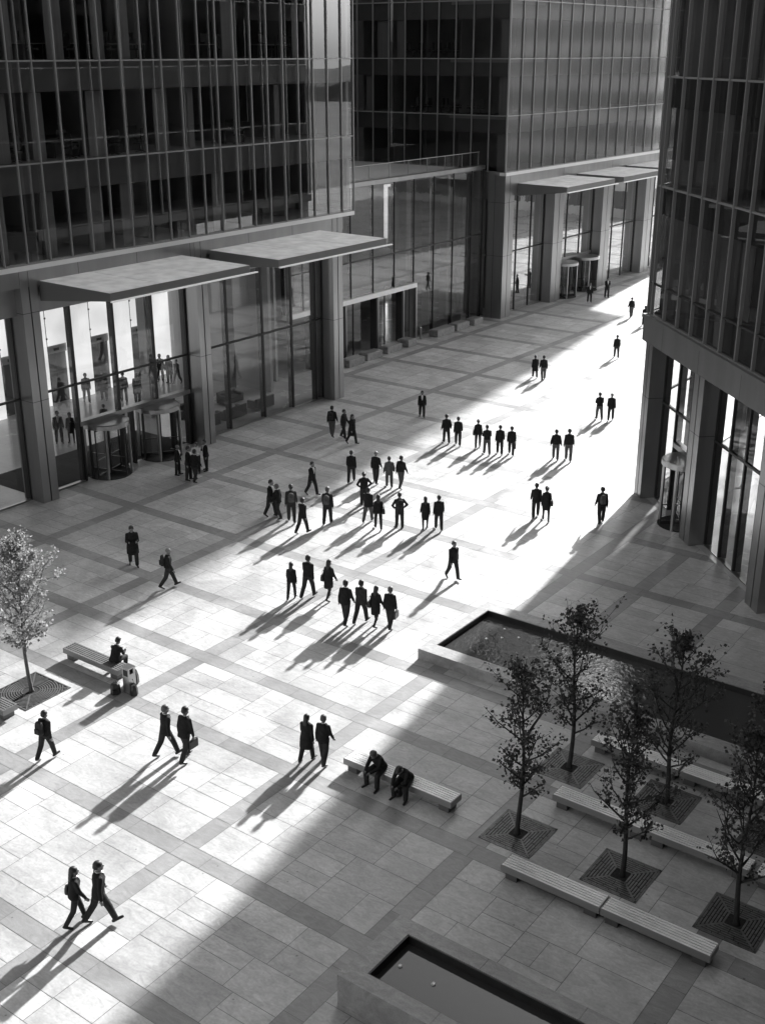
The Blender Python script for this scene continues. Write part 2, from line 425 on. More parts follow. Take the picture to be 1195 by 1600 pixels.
# ================================================================== LEFT TOWER  (faces +X at x = -46)
LT = thing('office_tower', (-58, 30, 0), 'dark glass office tower on the left above a brightly lit lobby with two canopies', 'office building')
TOP = 46.0
fl = Fr((-46, 0), (0, 1), (1, 0))                # s = y
Y0, Y1 = -12.0, 59.6
divs = [34.79 + 1.3147 * k for k in range(-6, 19)]
upper = Fr((-46, divs[0] - 1.3147), (0, 1), (1, 0)); base_s = divs[0] - 1.3147
LF = [11.75, 16.2, 20.6, 25.0]
bl = []
for k, ys in enumerate(((30.9, 33.6, 36.1, 38.8, 41.0, 47.5), (32.4, 34.0, 36.0, 39.3, 43.6, 46.0, 52.8), (33.0, 35.0, 37.3, 40.0, 41.6, 48.8, 54.5))):
    for y in ys: bl.append((y - base_s + .05, y - base_s + R.choice((.45, .75, 1.0)), k))
storeys(LT, upper, Y1 - base_s, LF, [d - base_s for d in divs], M['win'], M['mullion'], .055, .06, blinds=bl, top=TOP)
far_end = Fr((-46, Y0), (0, 1), (1, 0))
storeys(LT, far_end, base_s - Y0, LF, [3 * k for k in range(14)], M['win'], M['mullion'], .1, .11, detail=False, top=TOP)
hi = [25.0, 29.4, 33.8, 38.2, 42.6, TOP]
storeys(LT, far_end, Y1 - Y0, hi, [], M['win'], M['mullion'], .1, .09, detail=False)
MB().box(-80, -52, Y0, Y1 - .3, 11.5, TOP).build('core_wall', M['inner'], LT)
MB().box(-52, -46.3, Y1 - .3, Y1 - .05, 11.8, TOP).build('end_wall', M['spandrel'], LT)
for i in range(8):                                                   # room partitions behind the windows
    y = 33.2 + i * 3.6 + R.uniform(-.5, .5)
    for k in range(3): MB().box(-51.95, -47.6, y, y + .12, LF[k] + .01, LF[k + 1] - .3).build('partition', M['inner'], LT)
MB().box(-80, -46.02, Y0, Y1, TOP, TOP + .8).build('roof', M['slabedge'], LT)
bx(fl, 8, 59.55, -.3, .10, 11.5, 11.72).build('sill_band', M['trim'], LT)
bx(fl, 8, 58.5, -.45, -.02, 10.72, 11.5).build('fascia', M['panel'], LT)
sm = MB()
for y in (20.5, 24.3, 28.1, 31.9, 37.7, 41.5, 45.3, 49.9, 53.7): sm.fbox(fl, y - .01, y + .01, -.1, -.016, 10.72, 11.5)
sm.build('fascia_joint', M['panel_dark'], LT)
bx(fl, 8, 57.2, -1.0, -.47, 9.35, 10.7).build('lintel', M['panel'], LT)
bx(fl, 8, 57.4, -6.0, -1.05, 9.3, 11.45).build('lobby_ceiling', M['lobbywall'], LT)
for s0, s1 in ((11.2, 12.1), (22.7, 23.6), (34.2, 35.15), (45.6, 46.45), (57.45, 58.4)):
    big_column(LT, fl, s0, s1, -1.5, .0, 0, 11.6)
tapered_canopy(LT, fl, 35.35, 44.65, -.1, 4.85, 10.9, .95, .36)
tapered_canopy(LT, fl, 46.75, 56.25, -.1, 4.95, 10.9, .95, .36)
# lobby glazing on x = -47
lg = Fr((-47, 0), (0, 1), (1, 0))
def lobby_bay(root, fr, cuts, ztop, ztr, door=None, w=.12, glassm='lobbyglass', frame='mullion_dark'):
    """door = (s0, s1, head height): glazing over it starts at the head"""
    for a, b in zip(cuts[:-1], cuts[1:]):
        z0 = .06
        if door and a > door[0] - .1 and b < door[1] + .1: z0 = door[2] + .2
        if z0 < ztr:
            pane(fr, a + .03, b - .03, 0, z0, ztr - .05).build('lobby_window', M[glassm], root)
        pane(fr, a + .03, b - .03, 0, ztr + .05, ztop).build('lobby_window', M[glassm], root)
    for s in cuts:
        z0 = door[2] if door and door[0] + .1 < s < door[1] - .1 else 0
        bx(fr, s - w / 2, s + w / 2, -.32, .06, z0, ztop).build('lobby_mullion', M[frame], root)
    bx(fr, cuts[0], cuts[-1], -.06, .075, ztr - .05, ztr + .05).build('lobby_transom', M[frame], root)
    if door:
        bx(fr, door[0], door[1], -.30, .085, door[2] - .02, door[2] + .22).build('door_header', M['panel'], root)
        bx(fr, cuts[0], door[0], -.1, .09, 0, .06).build('threshold', M['panel'], root)
    else:
        bx(fr, cuts[0], cuts[-1], -.1, .09, 0, .06).build('threshold', M['panel'], root)
lobby_bay(LT, lg, [35.2, 37.65, 40.4, 43.1, 45.55], 9.4, 5.22, door=(37.65, 45.55, 3.0))
lobby_bay(LT, lg, [46.5, 48.8, 51.84, 54.5, 56.8, 57.4], 9.4, 5.22)
lobby_bay(LT, lg, [23.6, 26.2, 28.9, 31.6, 34.2], 9.4, 5.22)
lobby_bay(LT, lg, [12.1, 15, 18, 20.4, 22.7], 9.4, 5.22)
revolving(LT, lg, 39.25, .15, 1.15, 3.0); revolving(LT, lg, 42.95, .15, 1.15, 3.0)
for s in (37.72, 40.55, 41.2, 44.25, 45.4):
    bx(lg, s - .06, s + .06, -.28, .10, 0, 2.98).build('door_post', M['mullion_dark'], LT)
for a, b in ((40.6, 41.15), (44.3, 45.35)): pane(lg, a, b, -.01, .05, 2.95).build('side_light', M['clear'], LT)
MB().box(-64, -47.05, 9, 59, 0.0, .012).build('lobby_floor', M['lobbyfloor'], LT)
MB().box(-51.4, -47.3, 34.6, 45.4, .016, .026).build('entrance_mat', M['mat'], LT)
MB().box(-64, -52, 9, 59, 9.3, 11.4).build('lobby_soffit', M['lobbywall'], LT)
MB().box(-60.4, -60.2, 9, 57.5, .012, 9.3).build('lobby_back_wall', M['lobbywall'], LT)
MB().box(-60.15, -52.0, 58.6, 58.8, .012, 9.3).build('lobby_side_wall', M['lobbywall'], LT)
MB().box(-59.9, -50.5, 56.35, 56.6, .012, 9.3).build('lobby_screen_wall', M['lobbywall'], LT)
# luminous lift wall: bright piers, steel lift doors with headers
lifts = [(y, y + 1.62) for y in (31.9, 35.35, 38.85, 42.35, 45.84, 49.32, 52.78)]
prev = 28.0
for a, b in lifts + [(56.3, 56.3)]:
    MB().box(-60.1, -59.6, prev + .03, a - .03, .012, 9.28).build('luminous_pier', M['lumi'], LT)
    if b > a:
        MB().box(-60.1, -59.66, a + .03, b - .03, 3.8, 9.28).build('luminous_panel', M['lumi'], LT)
        h = MB().box(-60.1, -59.8, a, b, 3.24, 3.76).build('lift_header', M['lifthead'], LT)
        MB().box(-59.8, -59.77, (a + b) / 2 - .2, (a + b) / 2 + .2, 3.4, 3.56).build('lift_sign', M['office'], h)
        MB().box(-60.1, -59.95, a, (a + b) / 2 - .008, .012, 3.22).box(-60.1, -59.95, (a + b) / 2 + .008, b, .012, 3.22).build('lift_door', M['lift'], LT)
        st = MB()
        for s in (a - .02, b + .02):
            st.box(-59.62, -59.585, s - .02, s + .02, .02, 9.2)
            for z in (4.3, 5.6, 6.9, 8.2): st.box(-59.59, -59.54, s - .05, s + .05, z - .05, z + .05)
        st.build('panel_fixing', M['mullion_dark'], LT)
    prev = b
for y in (47.6, 51.0, 54.6):
    MB().box(-53.2, -52.5, y, y + .6, .012, 9.3).build('lobby_pillar', M['lobbywall'], LT)

# ================================================================== LINK BUILDING (faces +X at x = -52)
LK = thing('link_building', (-56, 72, 0), 'low glazed link between the two left towers with a glass roof railing', 'building')
fk = Fr((-52, 0), (0, 1), (1, 0))
cuts = [59.7, 61.6, 64.3, 66.95, 69.6, 72.25, 74.8, 77.5, 80.2, 82.9, 84.6]
for i, (a, b) in enumerate(zip(cuts[:-1], cuts[1:])):
    low = .05 if a > 74 else 4.4
    pane(fk, a + .02, b - .02, 0, low, 6.9).build('window', M['win_link'], LK)
    pane(fk, a + .02, b - .02, 0, 7.0, 12.1).build('window', M['win_link'], LK)
for s in cuts: bx(fk, s - .04, s + .04, -.25, .05, 4.3 if s < 74 else 0, 12.1).build('mullion', M['mullion_dark'], LK)
bx(fk, 59.7, 84.6, -.1, .05, 6.9, 7.0).build('transom', M['mullion_dark'], LK)
bx(fk, 59.7, 84.7, -.4, .12, 12.12, 12.42).build('roof_edge', M['panel'], LK)
bx(fk, 59.6, 74.9, -.25, .30, 4.05, 4.38).build('door_header', M['trim'], LK)
bx(fk, 74.72, 74.92, -.3, .32, 0, 4.05).build('portal_post', M['panel'], LK)
bx(fk, 74.9, 84.6, -.1, .09, 0, .05).build('threshold', M['panel'], LK)
MB().box(-72, -52.05, 59.7, 84.6, 12.0, 12.1).build('roof', M['slabedge'], LK)
MB().box(-62.3, -62, 59.7, 84.6, .02, 12).build('inner_wall', M['lobbywall'], LK)
MB().box(-61.9, -52.3, 59.7, 84.6, 4.6, 4.9).build('upper_floor', M['slabedge'], LK)
MB().box(-61.9, -52.1, 59.7, 84.6, 0.0, .014).build('lobby_floor', M['lobbyfloor'], LK)
for y in (62.5, 66.2, 70.1, 73.4): # glass doors under the header
    d = bx(fk, y - .06, y + .06, -.6, .0, .02, 4.04).build('door_frame', M['mullion_dark'], LK)
    bx(fk, y + .2, y + .32, -.55, -.05, .02, 4.04).build('door_leaf', M['panel'], LK)
    pane(fk, y + .5, y + 2.3, -.32, .02, 4.04).build('door_glass', M['win_link'], LK)
    bx(fk, y + 1.35, y + 1.43, -.38, -.28, .02, 4.04).build('door_stile', M['mullion_dark'], LK)
for y in (76.2, 79.4, 82): bx(fk, y, y + .7, -2.4, -1.7, 0.02, 12).build('inner_pillar', M['lobbywall'], LK)
rg = bx(fk, 59.8, 84.4, -.35, -.30, 13.42, 13.47).build('railing', M['mullion'], LK)
p = 59.8
while p < 84.3:
    q = min(84.4, p + 2.45)
    pane(fk, p + .03, q - .03, -.32, 12.5, 13.4).build('railing_glass', M['clear'], rg)
    bx(fk, q - .025, q + .0, -.36, -.30, 12.43, 13.42).build('railing_post', M['mullion'], rg)
    p = q

# ================================================================== BACK TOWER (front x = -50.2, flank y = 85)
BT = thing('office_tower', (-58, 100, 0), 'glass corner tower at the back rising above three pale entrance canopies', 'office building')
fb = Fr((-50.2, 85), (0, 1), (1, 0)); ff = Fr((-50.2, 85), (-1, 0), (0, -1))
BF = [11.9, 16.2, 20.45, 24.7]
BL = 38.0
bl = [(s, s + 1.2, k) for s, k in ((3.1, 2), (9.1, 2), (15.2, 1), (21.1, 0), (27.0, 2), (19.1, 2))]
storeys(BT, fb, BL, BF, [2.0 * k for k in range(1, 19)], M['win_b'], M['mullion'], .07, .07, blinds=bl, top=TOP)
bl = [(.12, 1.05, 0), (.12, 1.05, 1), (.12, 1.0, 2), (11.8, 13.0, 2), (10.3, 11.0, 2), (13.4, 14.2, 1)]
storeys(BT, ff, 21.0, BF, [1.65 * k for k in range(1, 13)], M['win_r'], M['mullion'], .065, .09, blinds=bl, top=TOP)
hb_ = [24.7, 29, 33.3, 37.6, 42, TOP]
storeys(BT, fb, BL, hb_, [], M['win_b'], M['mullion'], .1, .09, detail=False)
storeys(BT, ff, 21.0, hb_, [], M['win_r'], M['mullion'], .1, .09, detail=False)
MB().box(-84, -56.6, 91, 122.8, 11.8, TOP).build('core_wall', M['inner'], BT)
MB().box(-84, -50.3, 122.8, 123.0, 0, TOP).build('end_wall', M['spandrel'], BT)
MB().box(-84, -50.25, 85.05, 123, TOP, TOP + .8).build('roof', M['slabedge'], BT)
for i in range(6):
    for k in range(3): MB().box(-56.55, -51.8, 88.5 + i * 5.7, 88.62 + i * 5.7, BF[k] + .01, BF[k + 1] - .3).build('partition', M['inner'], BT)
for i in range(4):
    for k in range(3): MB().box(-55.8 - i * 3.3, -55.7 - i * 3.3, 86.6, 91, BF[k] + .01, BF[k + 1] - .3).build('partition', M['inner'], BT)
bx(fb, -.06, BL, -.5, .14, 11.62, 11.86).build('sill_band', M['trim'], BT)
bx(fb, -.02, BL, -.8, .03, 10.0, 11.6).build('fascia', M['panel'], BT)
bx(ff, .9, 4.6, -.7, .02, 9.7, 11.82).build('fascia', M['panel'], BT)
sm = MB()
for s in (1.2, 9.9, 19.4, 28.8): sm.fbox(fb, s - .01, s + .01, -.1, .034, 10.0, 11.6)
for s in (1.6, 3.2): sm.fbox(ff, s - .01, s + .01, -.1, .024, 9.7, 11.82)
sm.build('fascia_joint', M['panel_dark'], BT)
# corner column, flank glazing and front columns
big_column(BT, fb, .0, 1.5, -1.55, .06, 0, 11.6)
lobby_bay(BT, Fr((-51.8, 85.5), (-1, 0), (0, -1)), [0.02, .7, 2.2, 2.75], 9.7, 5.1, frame='mullion')
bx(ff, 4.35, 4.6, -.5, .05, 0, 11.6).build('flank_pier', M['panel'], BT)
cols = [(8.6, 10.4), (18.0, 19.8), (27.4, 29.2), (36.2, 38)]
for s0, s1 in cols: big_column(BT, fb, s0, s1, -1.5, .0, 0, 10.9)
fg = Fr((-51.2, 85), (0, 1), (1, 0))
lobby_bay(BT, fg, [1.5, 3.9, 6.3, 8.6], 10.0, 5.15, glassm='win_street')
lobby_bay(BT, fg, [10.4, 12.9, 15.5, 18.0], 10.0, 5.15, door=(10.4, 18.0, 3.2), glassm='win_street')
lobby_bay(BT, fg, [19.8, 22.3, 24.9, 27.4], 10.0, 5.15, glassm='win_street')
lobby_bay(BT, fg, [29.2, 31.6, 34, 36.2], 10.0, 5.15, glassm='win_street')
revolving(BT, fg, 11.9, .5, 1.25, 3.2); revolving(BT, fg, 16.1, .5, 1.25, 3.2)
for a, b in ((2.0, 10.6), (12.3, 20.6), (22.2, 31.0)):
    tapered_canopy(BT, fb, a, b, .05, 4.6, 10.9, 1.0, .4)
MB().box(-62, -51.25, 86, 122.7, 0, .012).build('lobby_floor', M['lobbyfloor'], BT)
MB().box(-62.3, -62, 85.6, 122.7, .012, 10).build('lobby_back_wall', M['lobbywall'], BT)
MB().box(-62, -51.3, 85.6, 122.7, 10.02, 11.6).build('lobby_soffit', M['lobbywall'], BT)
for y in (88.2, 91.0, 97.0, 100.4, 106.5, 110): MB().box(-54.0, -53.2, y, y + .8, .012, 10).build('lobby_pillar', M['inner'], BT)

# far tower that closes the street, its upper floors step out over the pavement (unseen, inferred from the long shade on the left and shaped to cast it)
FT = thing('office_tower', (-60, 132, 0), 'unseen farthest office block closing the street, upper floors overhanging the pavement', 'office building')
MB().prism([(-86, 123.2), (-46.6, 123.2), (-48.2, 133), (-86, 133)], 19.0, 43.5).build('upper_storeys', M['spandrel'], FT)
MB().prism([(-86, 123.4), (-50.6, 123.4), (-52, 133), (-86, 133)], 0, 19.0).build('ground_storey', M['panel'], FT)
ffar = Fr((-46.6, 123.2), (-1.6, 9.8), (9.8, 1.6))
for k in range(5):
    pane(ffar, .2, 9.7, .04, 20.2 + k * 4.4, 23.4 + k * 4.4).build('window_band', M['win'], FT)

# ================================================================== RIGHT TOWER (45 degree corner facing the court)
RTW = thing('office_tower', (-10, 65, 0), 'dark tower on the right with a chamfered corner over a glass lobby', 'office building')
s2 = math.sqrt(.5)
fc = Fr((-23.05, 53.05), (s2, -s2), (-s2, -s2))
CL = 26.0
RTOP = 60.0
RF = [9.25, 10.75, 15.2, 19.93, 24.65]
divs = [.45 + 1.565 * k for k in range(0, 17)]
bl = [(s, s + w, k) for s, w, k in ((.6, .5, 2), (3.7, .9, 3), (5.3, .5, 2), (6.9, 1.1, 3), (8.4, .6, 3), (5.2, 1.2, 2), (8.4, 1.2, 1))]
edges = [0.0] + divs + [CL]
for k in range(len(RF) - 1):
    z0, z1 = RF[k], RF[k + 1]
    for a, b in zip(edges[:-1], edges[1:]):
        if a < 13.5: pane(fc, a + .02, b - .02, -.05, z0 + .04, z1 - .04).build('window', M['win_r'], RTW)
    pane(fc, 13.5, CL - .02, -.05, z0 + .04, z1 - .04).build('window_band', M['win_r'], RTW)
    bx(fc, -.03, CL, -.05, .07, z0 - .04, z0 + .04).build('transom', M['mullion'] if k != 1 else M['mullion_dark'], RTW)
    if k > 0:
        bx(fc, .4, CL - .4, -.3, -.2, z1 - 1.3, z1 - .05).build('spandrel', M['spandrel_r'], RTW)
    if k != 1: bx(fc, 1.5, CL - 1, -6, -.35, z0 - .28, z0 - .01).build('floor_slab', M['slabedge'], RTW)
for s in edges: bx(fc, s - .05, s + .05, -.04, .11, 9.3, RTOP).build('fin', M['fin'], RTW)
for (s0, s1, k) in bl: bx(fc, s0, s1, -.5, -.44, RF[k] + .05, RF[k + 1] - 1.35).build('blind', M['blind'], RTW)
bx(fc, -.12, CL, -.5, .26, 9.02, 9.22).build('sill_band', M['panel_r'], RTW)
bx(fc, -.05, CL, -.6, .22, 7.95, 9.0).build('fascia', M['panel_r'], RTW)
for s in (2.5, 6.7, 10.9, 15): bx(fc, s - .01, s + .01, -.1, .224, 7.95, 9.0).build('fascia_joint', M['panel_dark'], RTW)
# street side of the tower, facing -X
fs = Fr((-23.05, 53.1), (0, 1), (-1, 0))
SL = 30.0
hr = [9.3, 15.2, 19.93, 24.65, 29.3, 34, 38.7, 43.4, 48.1, 52.8, RTOP]
storeys(RTW, fs, SL, hr, [], M['win_r'], M['mullion'], .1, .1, detail=False)
bx(fs, 0.1, SL, -.6, .16, 8.6, 9.2).build('fascia', M['panel_r'], RTW)
for s in range(3, 30, 3): bx(fs, s - .06, s + .06, -.02, .18, 9.3, RTOP).build('fin', M['fin'], RTW)
corner = fc(CL, 0, 0)
# solid inside with an added corner wall: stops sight and sun between the upper floors
up_poly = [(-22.3, 54.2), (corner.x + 1.2, corner.y + 2.8), (24, corner.y + 2.8), (24, 82.5), (-16.5, 82.5), (-16.5, 60.3)]
MB().prism([(-16.2, 58.6), (corner.x + 4, corner.y + 6.4), (24, corner.y + 6.4), (24, 82.8), (-16.2, 82.8)], 9.0, RTOP).build('core_wall', M['inner'], RTW)
MB().box(-22.9, -16.2, 53.9, 54.1, 9.0, RTOP).build('sun_stop_wall', M['inner'], RTW)
MB().box(-22.9, -16.2, 82.85, 83.0, 0, RTOP).build('end_wall', M['spandrel'], RTW)
bx(fc, .6, CL, -.6, -.45, 24.7, RTOP).build('upper_spandrel', M['spandrel'], RTW)
pane(fc, .02, CL, -.05, 24.7, RTOP).build('upper_window_band', M['win'], RTW)
MB().prism([(-23, 53.1), (corner.x, corner.y), (24, corner.y), (24, 83), (-23, 83)], RTOP, RTOP + 1).build('roof', M['slabedge'], RTW)
# lobby: columns stand on the line, glass is set back
ccols = [(0.0, .85), (6.0, 7.05), (13.0, 14.1), (20, 21.1)]
for s0, s1 in ccols: big_column(RTW, fc, s0, s1, -.85, .0, 0, 7.95)
fcg = Fr(fc(0, -.8, 0), (s2, -s2), (-s2, -s2))
lobby_bay(RTW, fcg, [.85, 2.6, 4.3, 6.0], 7.95, 5.0, door=(2.6, 6.0, 3.3))
lobby_bay(RTW, fcg, [7.05, 8.6, 10.1, 11.6, 13.0], 7.95, 5.0)
lobby_bay(RTW, fcg, [14.1, 16, 18, 20.0], 7.95, 5.0)
revolving(RTW, fcg, 4.5, .1, 1.1, 3.3)
fsg = Fr((-22.65, 53.1), (0, 1), (-1, 0))
for s0, s1 in ((13.6, 14.4), (28.8, 29.6)): big_column(RTW, fs, s0, s1, -.4, 0, 0, 8.55)
for a, b in ((1.0, 13.6), (14.4, 28.8)):
    lobby_bay(RTW, fsg, [a, (2 * a + b) / 3, (a + 2 * b) / 3, b], 8.55, 5.0, w=.08)
MB().prism([(-22.9, 53.4), (-22.9, 82.8), (24, 82.8), (24, corner.y + 1), (corner.x + .4, corner.y + .4)], 0.0, .012).build('lobby_floor', M['lobbyfloor'], RTW)
MB().prism([(-22.4, 54.0), (-22.4, 82.8), (24, 82.8), (24, corner.y + 1.5), (corner.x, corner.y + 1.5)], 8.0, 8.9).build('lobby_soffit', M['lobbywall'], RTW)
MB().prism([(-9, 56.5), (-9, 82.8), (24, 82.8), (24, corner.y + 9), (0, corner.y + 9)], .012, 8.0).build('lobby_back_wall', M['lobbywall'], RTW)
for x, y in ((-17.5, 57), (-13.2, 53), (-10, 50)): MB().box(x, x + .7, y, y + .7, .012, 8).build('lobby_pillar', M['lobbywall'], RTW)

# ================================================================== UNSEEN BLOCKS added round the court (they shade it and fill the window reflections)
def block(x0, x1, y0, y1, h, label, wall, n=8, step=4.2):
    t = thing('unseen_block', ((x0 + x1) / 2, (y0 + y1) / 2, 0), label, 'office building')
    MB().box(x0, x1, y0, y1, 0, h).build('wall', M[wall], t)
    z = 1.2
    while z + 2.6 < h:
        b = MB()
        for fr, L in ((Fr((x0, y0), (0, 1), (-1, 0)), y1 - y0), (Fr((x0, y0), (1, 0), (0, -1)), x1 - x0), (Fr((x0, y1), (1, 0), (0, 1)), x1 - x0)):
            k = max(2, int(L / 3.4)); w = L / k
            for i in range(k): b.quad(fr(i * w + .35, .03, z), fr((i + 1) * w - .35, .03, z), fr((i + 1) * w - .35, .03, z + 2.3), fr(i * w + .35, .03, z + 2.3))
        b.build('window_row', M['win_dark'], t); z += step
    MB().box(x0 - .3, x1 + .3, y0 - .3, y1 + .3, h, h + .7).build('roof', M['panel'], t)
block(6.0, 44, 4, 33, 70, 'dark block added out of view on the right to shade the lower right', 'spandrel_r')
block(-14, 44, -44, -8, 70, 'dark block added behind the viewpoint to shade the foreground', 'spandrel_r')
block(-34, 4, 150, 172, 43, 'pale block added out of view beyond the right tower for window reflections', 'pale')
block(48, 80, 90, 130, 33, 'pale block added out of view farther east for window reflections', 'pale')
block(-112, -80, 60, 84, 48, 'dark block added out of view behind the low link to cut sky reflections', 'spandrel')
block(-24, 20, 196, 220, 15, 'low pale block added out of view at the street end for window reflections', 'pale')
#PART2
# ================================================================== BASINS
def basin(name, x0, x1, y0, y1, h, rim, wz, label, jets):
    t = thing(name, (x0, y0, 0), label, 'water basin')
    m = MB()
    lx, ly = rim
    # the coping is laid in long blocks
    def run(a0, a1, b0, b1, along_x):
        p = a0 if along_x else b0; e = a1 if along_x else b1
        while p < e - .05:
            q = min(e, p + 2.6)
            if e - q < .6: q = e
            if along_x: m.box(p + .004, q - .004, b0, b1, -.02, h)
            else: m.box(a0, a1, p + .004, q - .004, -.02, h)
            p = q
    run(x0, x1, y0, y0 + ly, True); run(x0, x1, y1 - ly, y1, True)
    run(x0, x0 + lx, y0 + ly, y1 - ly, False); run(x1 - lx, x1, y0 + ly, y1 - ly, False)
    m.build('coping', M['rim'], t)
    MB().box(x0 + lx + .002, x1 - lx - .002, y0 + ly + .002, y0 + ly + .03, 0, h - .02).box(x0 + lx + .002, x1 - lx - .002, y1 - ly - .03, y1 - ly - .002, 0, h - .02)\
        .box(x0 + lx + .002, x0 + lx + .03, y0 + ly + .03, y1 - ly - .03, 0, h - .02).build('inner_lining', M['basin_in'], t)
    MB().quad((x0 + lx + .03, y0 + ly + .03, wz), (x1 - lx, y0 + ly + .03, wz), (x1 - lx, y1 - ly - .03, wz), (x0 + lx + .03, y1 - ly - .03, wz)).build('water', M['water' if h < .6 else 'still'], t)
    for jx, jy in jets:
        MB().lathe((jx, jy, wz - .02), [(.05, 0), (.055, .04), (.04, .06), (.015, .05)], 14).build('water_jet', M['lightdisc'], t)
    return t
basin('water_basin', -21.87, -7.2, 31.98, 36.9, .43, (.40, .65), .20, 'long shallow stone water basin with rippled water by the tower', [(-20.3, 35.6), (-20.0, 34.9), (-19.5, 35.3), (-20.45, 34.5)])
basin('water_basin', -13.72, 3.6, 16.88, 19.43, .87, (.56, .45), .62, 'nearer tall dark stone basin of still water at the bottom edge', [tuple(ground(625, 1510, .62))[:2], tuple(ground(677, 1538, .62))[:2]])

# ================================================================== BENCHES
def make_bench(L, W=.58, H=.45, slats='wood'):
    t = thing('bench', (0, 0, 0), 'bench', 'bench')
    n = 6; g = .036; w = (W - .04 - g * (n - 1)) / n
    m = MB()
    for i in range(n):
        y = .02 + i * (w + g); m.box(.03, L - .03, y, y + w, H - .045, H)
    m.build('seat', M[slats], t)
    f = MB(); f.box(0, L, 0, .018, H - .21, H - .004).box(0, L, W - .018, W, H - .21, H - .004).box(0, .028, .0182, W - .0182, H - .21, H - .004).box(L - .028, L, .0182, W - .0182, H - .21, H - .004)
    f.build('frame', M['benchframe'], t)
    for a in (.12, L - .47):
        MB().box(a, a + .35, .07, W - .07, 0, H - .2105).build('leg', M['benchleg'], t)
    MB().box(.03, L - .03, .0185, W - .0185, H - .075, H - .06).build('gap_shade_sheet', M['panel_dark'], t)  # dark sheet added under the slats as the shade in their gaps
    k = MB()
    for i in range(1, 3): k.box(L * i / 3 - .03, L * i / 3 + .03, .02, W - .02, H - .13, H - .08)
    k.build('crossbar', M['benchframe'], t)
    return t
long_bench = make_bench(4.0); short_bench = make_bench(2.95); dark_bench = make_bench(2.95, slats='wood_d')
used = set()
def put_bench(src, x, y, label, group=None):
    o = src if src.name not in used else copy_tree(src)
    used.add(o.name); o.location = (x, y, 0); tag(o, label, 'bench', group); return o
G1 = 'slatted benches in rows among the trees'
put_bench(long_bench, -19.6, 24.62, 'long slatted bench in the middle carrying two hunched people')
put_bench(dark_bench, -32.45, 24.22, 'slatted bench on the left with one person sitting on it')
put_bench(dark_bench, -33.45, 20.1, 'bench cut off by the left edge of the picture below the pale tree', None)
put_bench(short_bench, -12.98, 23.08, 'nearest row bench, left one, beside the front left tree grate', G1)
put_bench(short_bench, -10.0, 23.08, 'nearest row bench, right one, closest to the bottom right corner', G1)
put_bench(short_bench, -13.42, 26.78, 'middle row bench starting just left of the second front tree', G1)
put_bench(short_bench, -10.4, 26.78, 'middle row bench running behind the right hand tree', G1)
put_bench(short_bench, -13.86, 30.15, 'rear row bench closest to the basin wall, left one', G1)
put_bench(short_bench, -10.85, 30.15, 'rear row bench closest to the basin wall, right one', G1)
put_bench(short_bench, -7.3, 26.78, 'middle row bench leaving the picture on the right edge', G1)

# ================================================================== TREE GRATES
def grate(x, y, S, label, round_=False, group=None):
    t = thing('tree_grate', (x, y, 0), label, 'tree grate', group)
    h = S / 2
    MB().box(x - h, x + h, y - h, y + h, -.006, .003).build('soil', M['soil'], t)
    m = MB(); z0, z1 = .004, .022
    m.box(x - h, x + h, y - h, y - h + .05, z0, z1).box(x - h, x + h, y + h - .05, y + h, z0, z1).box(x - h, x - h + .05, y - h + .05, y + h - .05, z0, z1).box(x + h - .05, x + h, y - h + .05, y + h - .05, z0, z1)
    def arc(r0, r1, a0, a1, n):
        for i in range(n):
            b0 = a0 + (a1 - a0) * i / n; b1 = a0 + (a1 - a0) * (i + 1) / n
            P = [(r * math.cos(b), r * math.sin(b)) for r, b in ((r0, b0), (r1, b0), (r1, b1), (r0, b1))]
            if all(abs(px_) < h - .04 and abs(py_) < h - .04 for px_, py_ in P): m.prism([(x + a, y + b) for a, b in P], z0, z1 - .002)
    if round_:
        r = .30
        while r < h * 1.38:
            arc(r, r + .045, 0, 2 * math.pi, max(28, int(r * 60))); r += .085
        for a in range(4):
            q = Fr((x, y), (math.cos(a * math.pi / 2 + .785), math.sin(a * math.pi / 2 + .785)), (-math.sin(a * math.pi / 2 + .785), math.cos(a * math.pi / 2 + .785)))
            m.fbox(q, .3, h * 1.34, -.025, .025, z0, z1 + .001)
    else:
        r = .25; p = .082
        while r < h - .07:
            for sgn in (-1, 1):
                a = -r
                L = r - .04; seg = max(1, round(2 * L / .38)); st = 2 * L / seg
                for i in range(seg):
                    b0 = -L + i * st + .012; b1 = -L + (i + 1) * st - .012
                    m.box(x + b0, x + b1, y + sgn * r - .024, y + sgn * r + .024, z0, z1 - .002)
                    m.box(x + sgn * r - .024, x + sgn * r + .024, y + b0, y + b1, z0, z1 - .002)
            r += p
        for a in range(4):
            b = a * math.pi / 2 + .785; q = Fr((x, y), (math.cos(b), math.sin(b)), (-math.sin(b), math.cos(b)))
            m.fbox(q, .3, h * 1.38, -.03, .03, z0, z1)
    m.build('iron_bars', M['grate'], t)
    return t

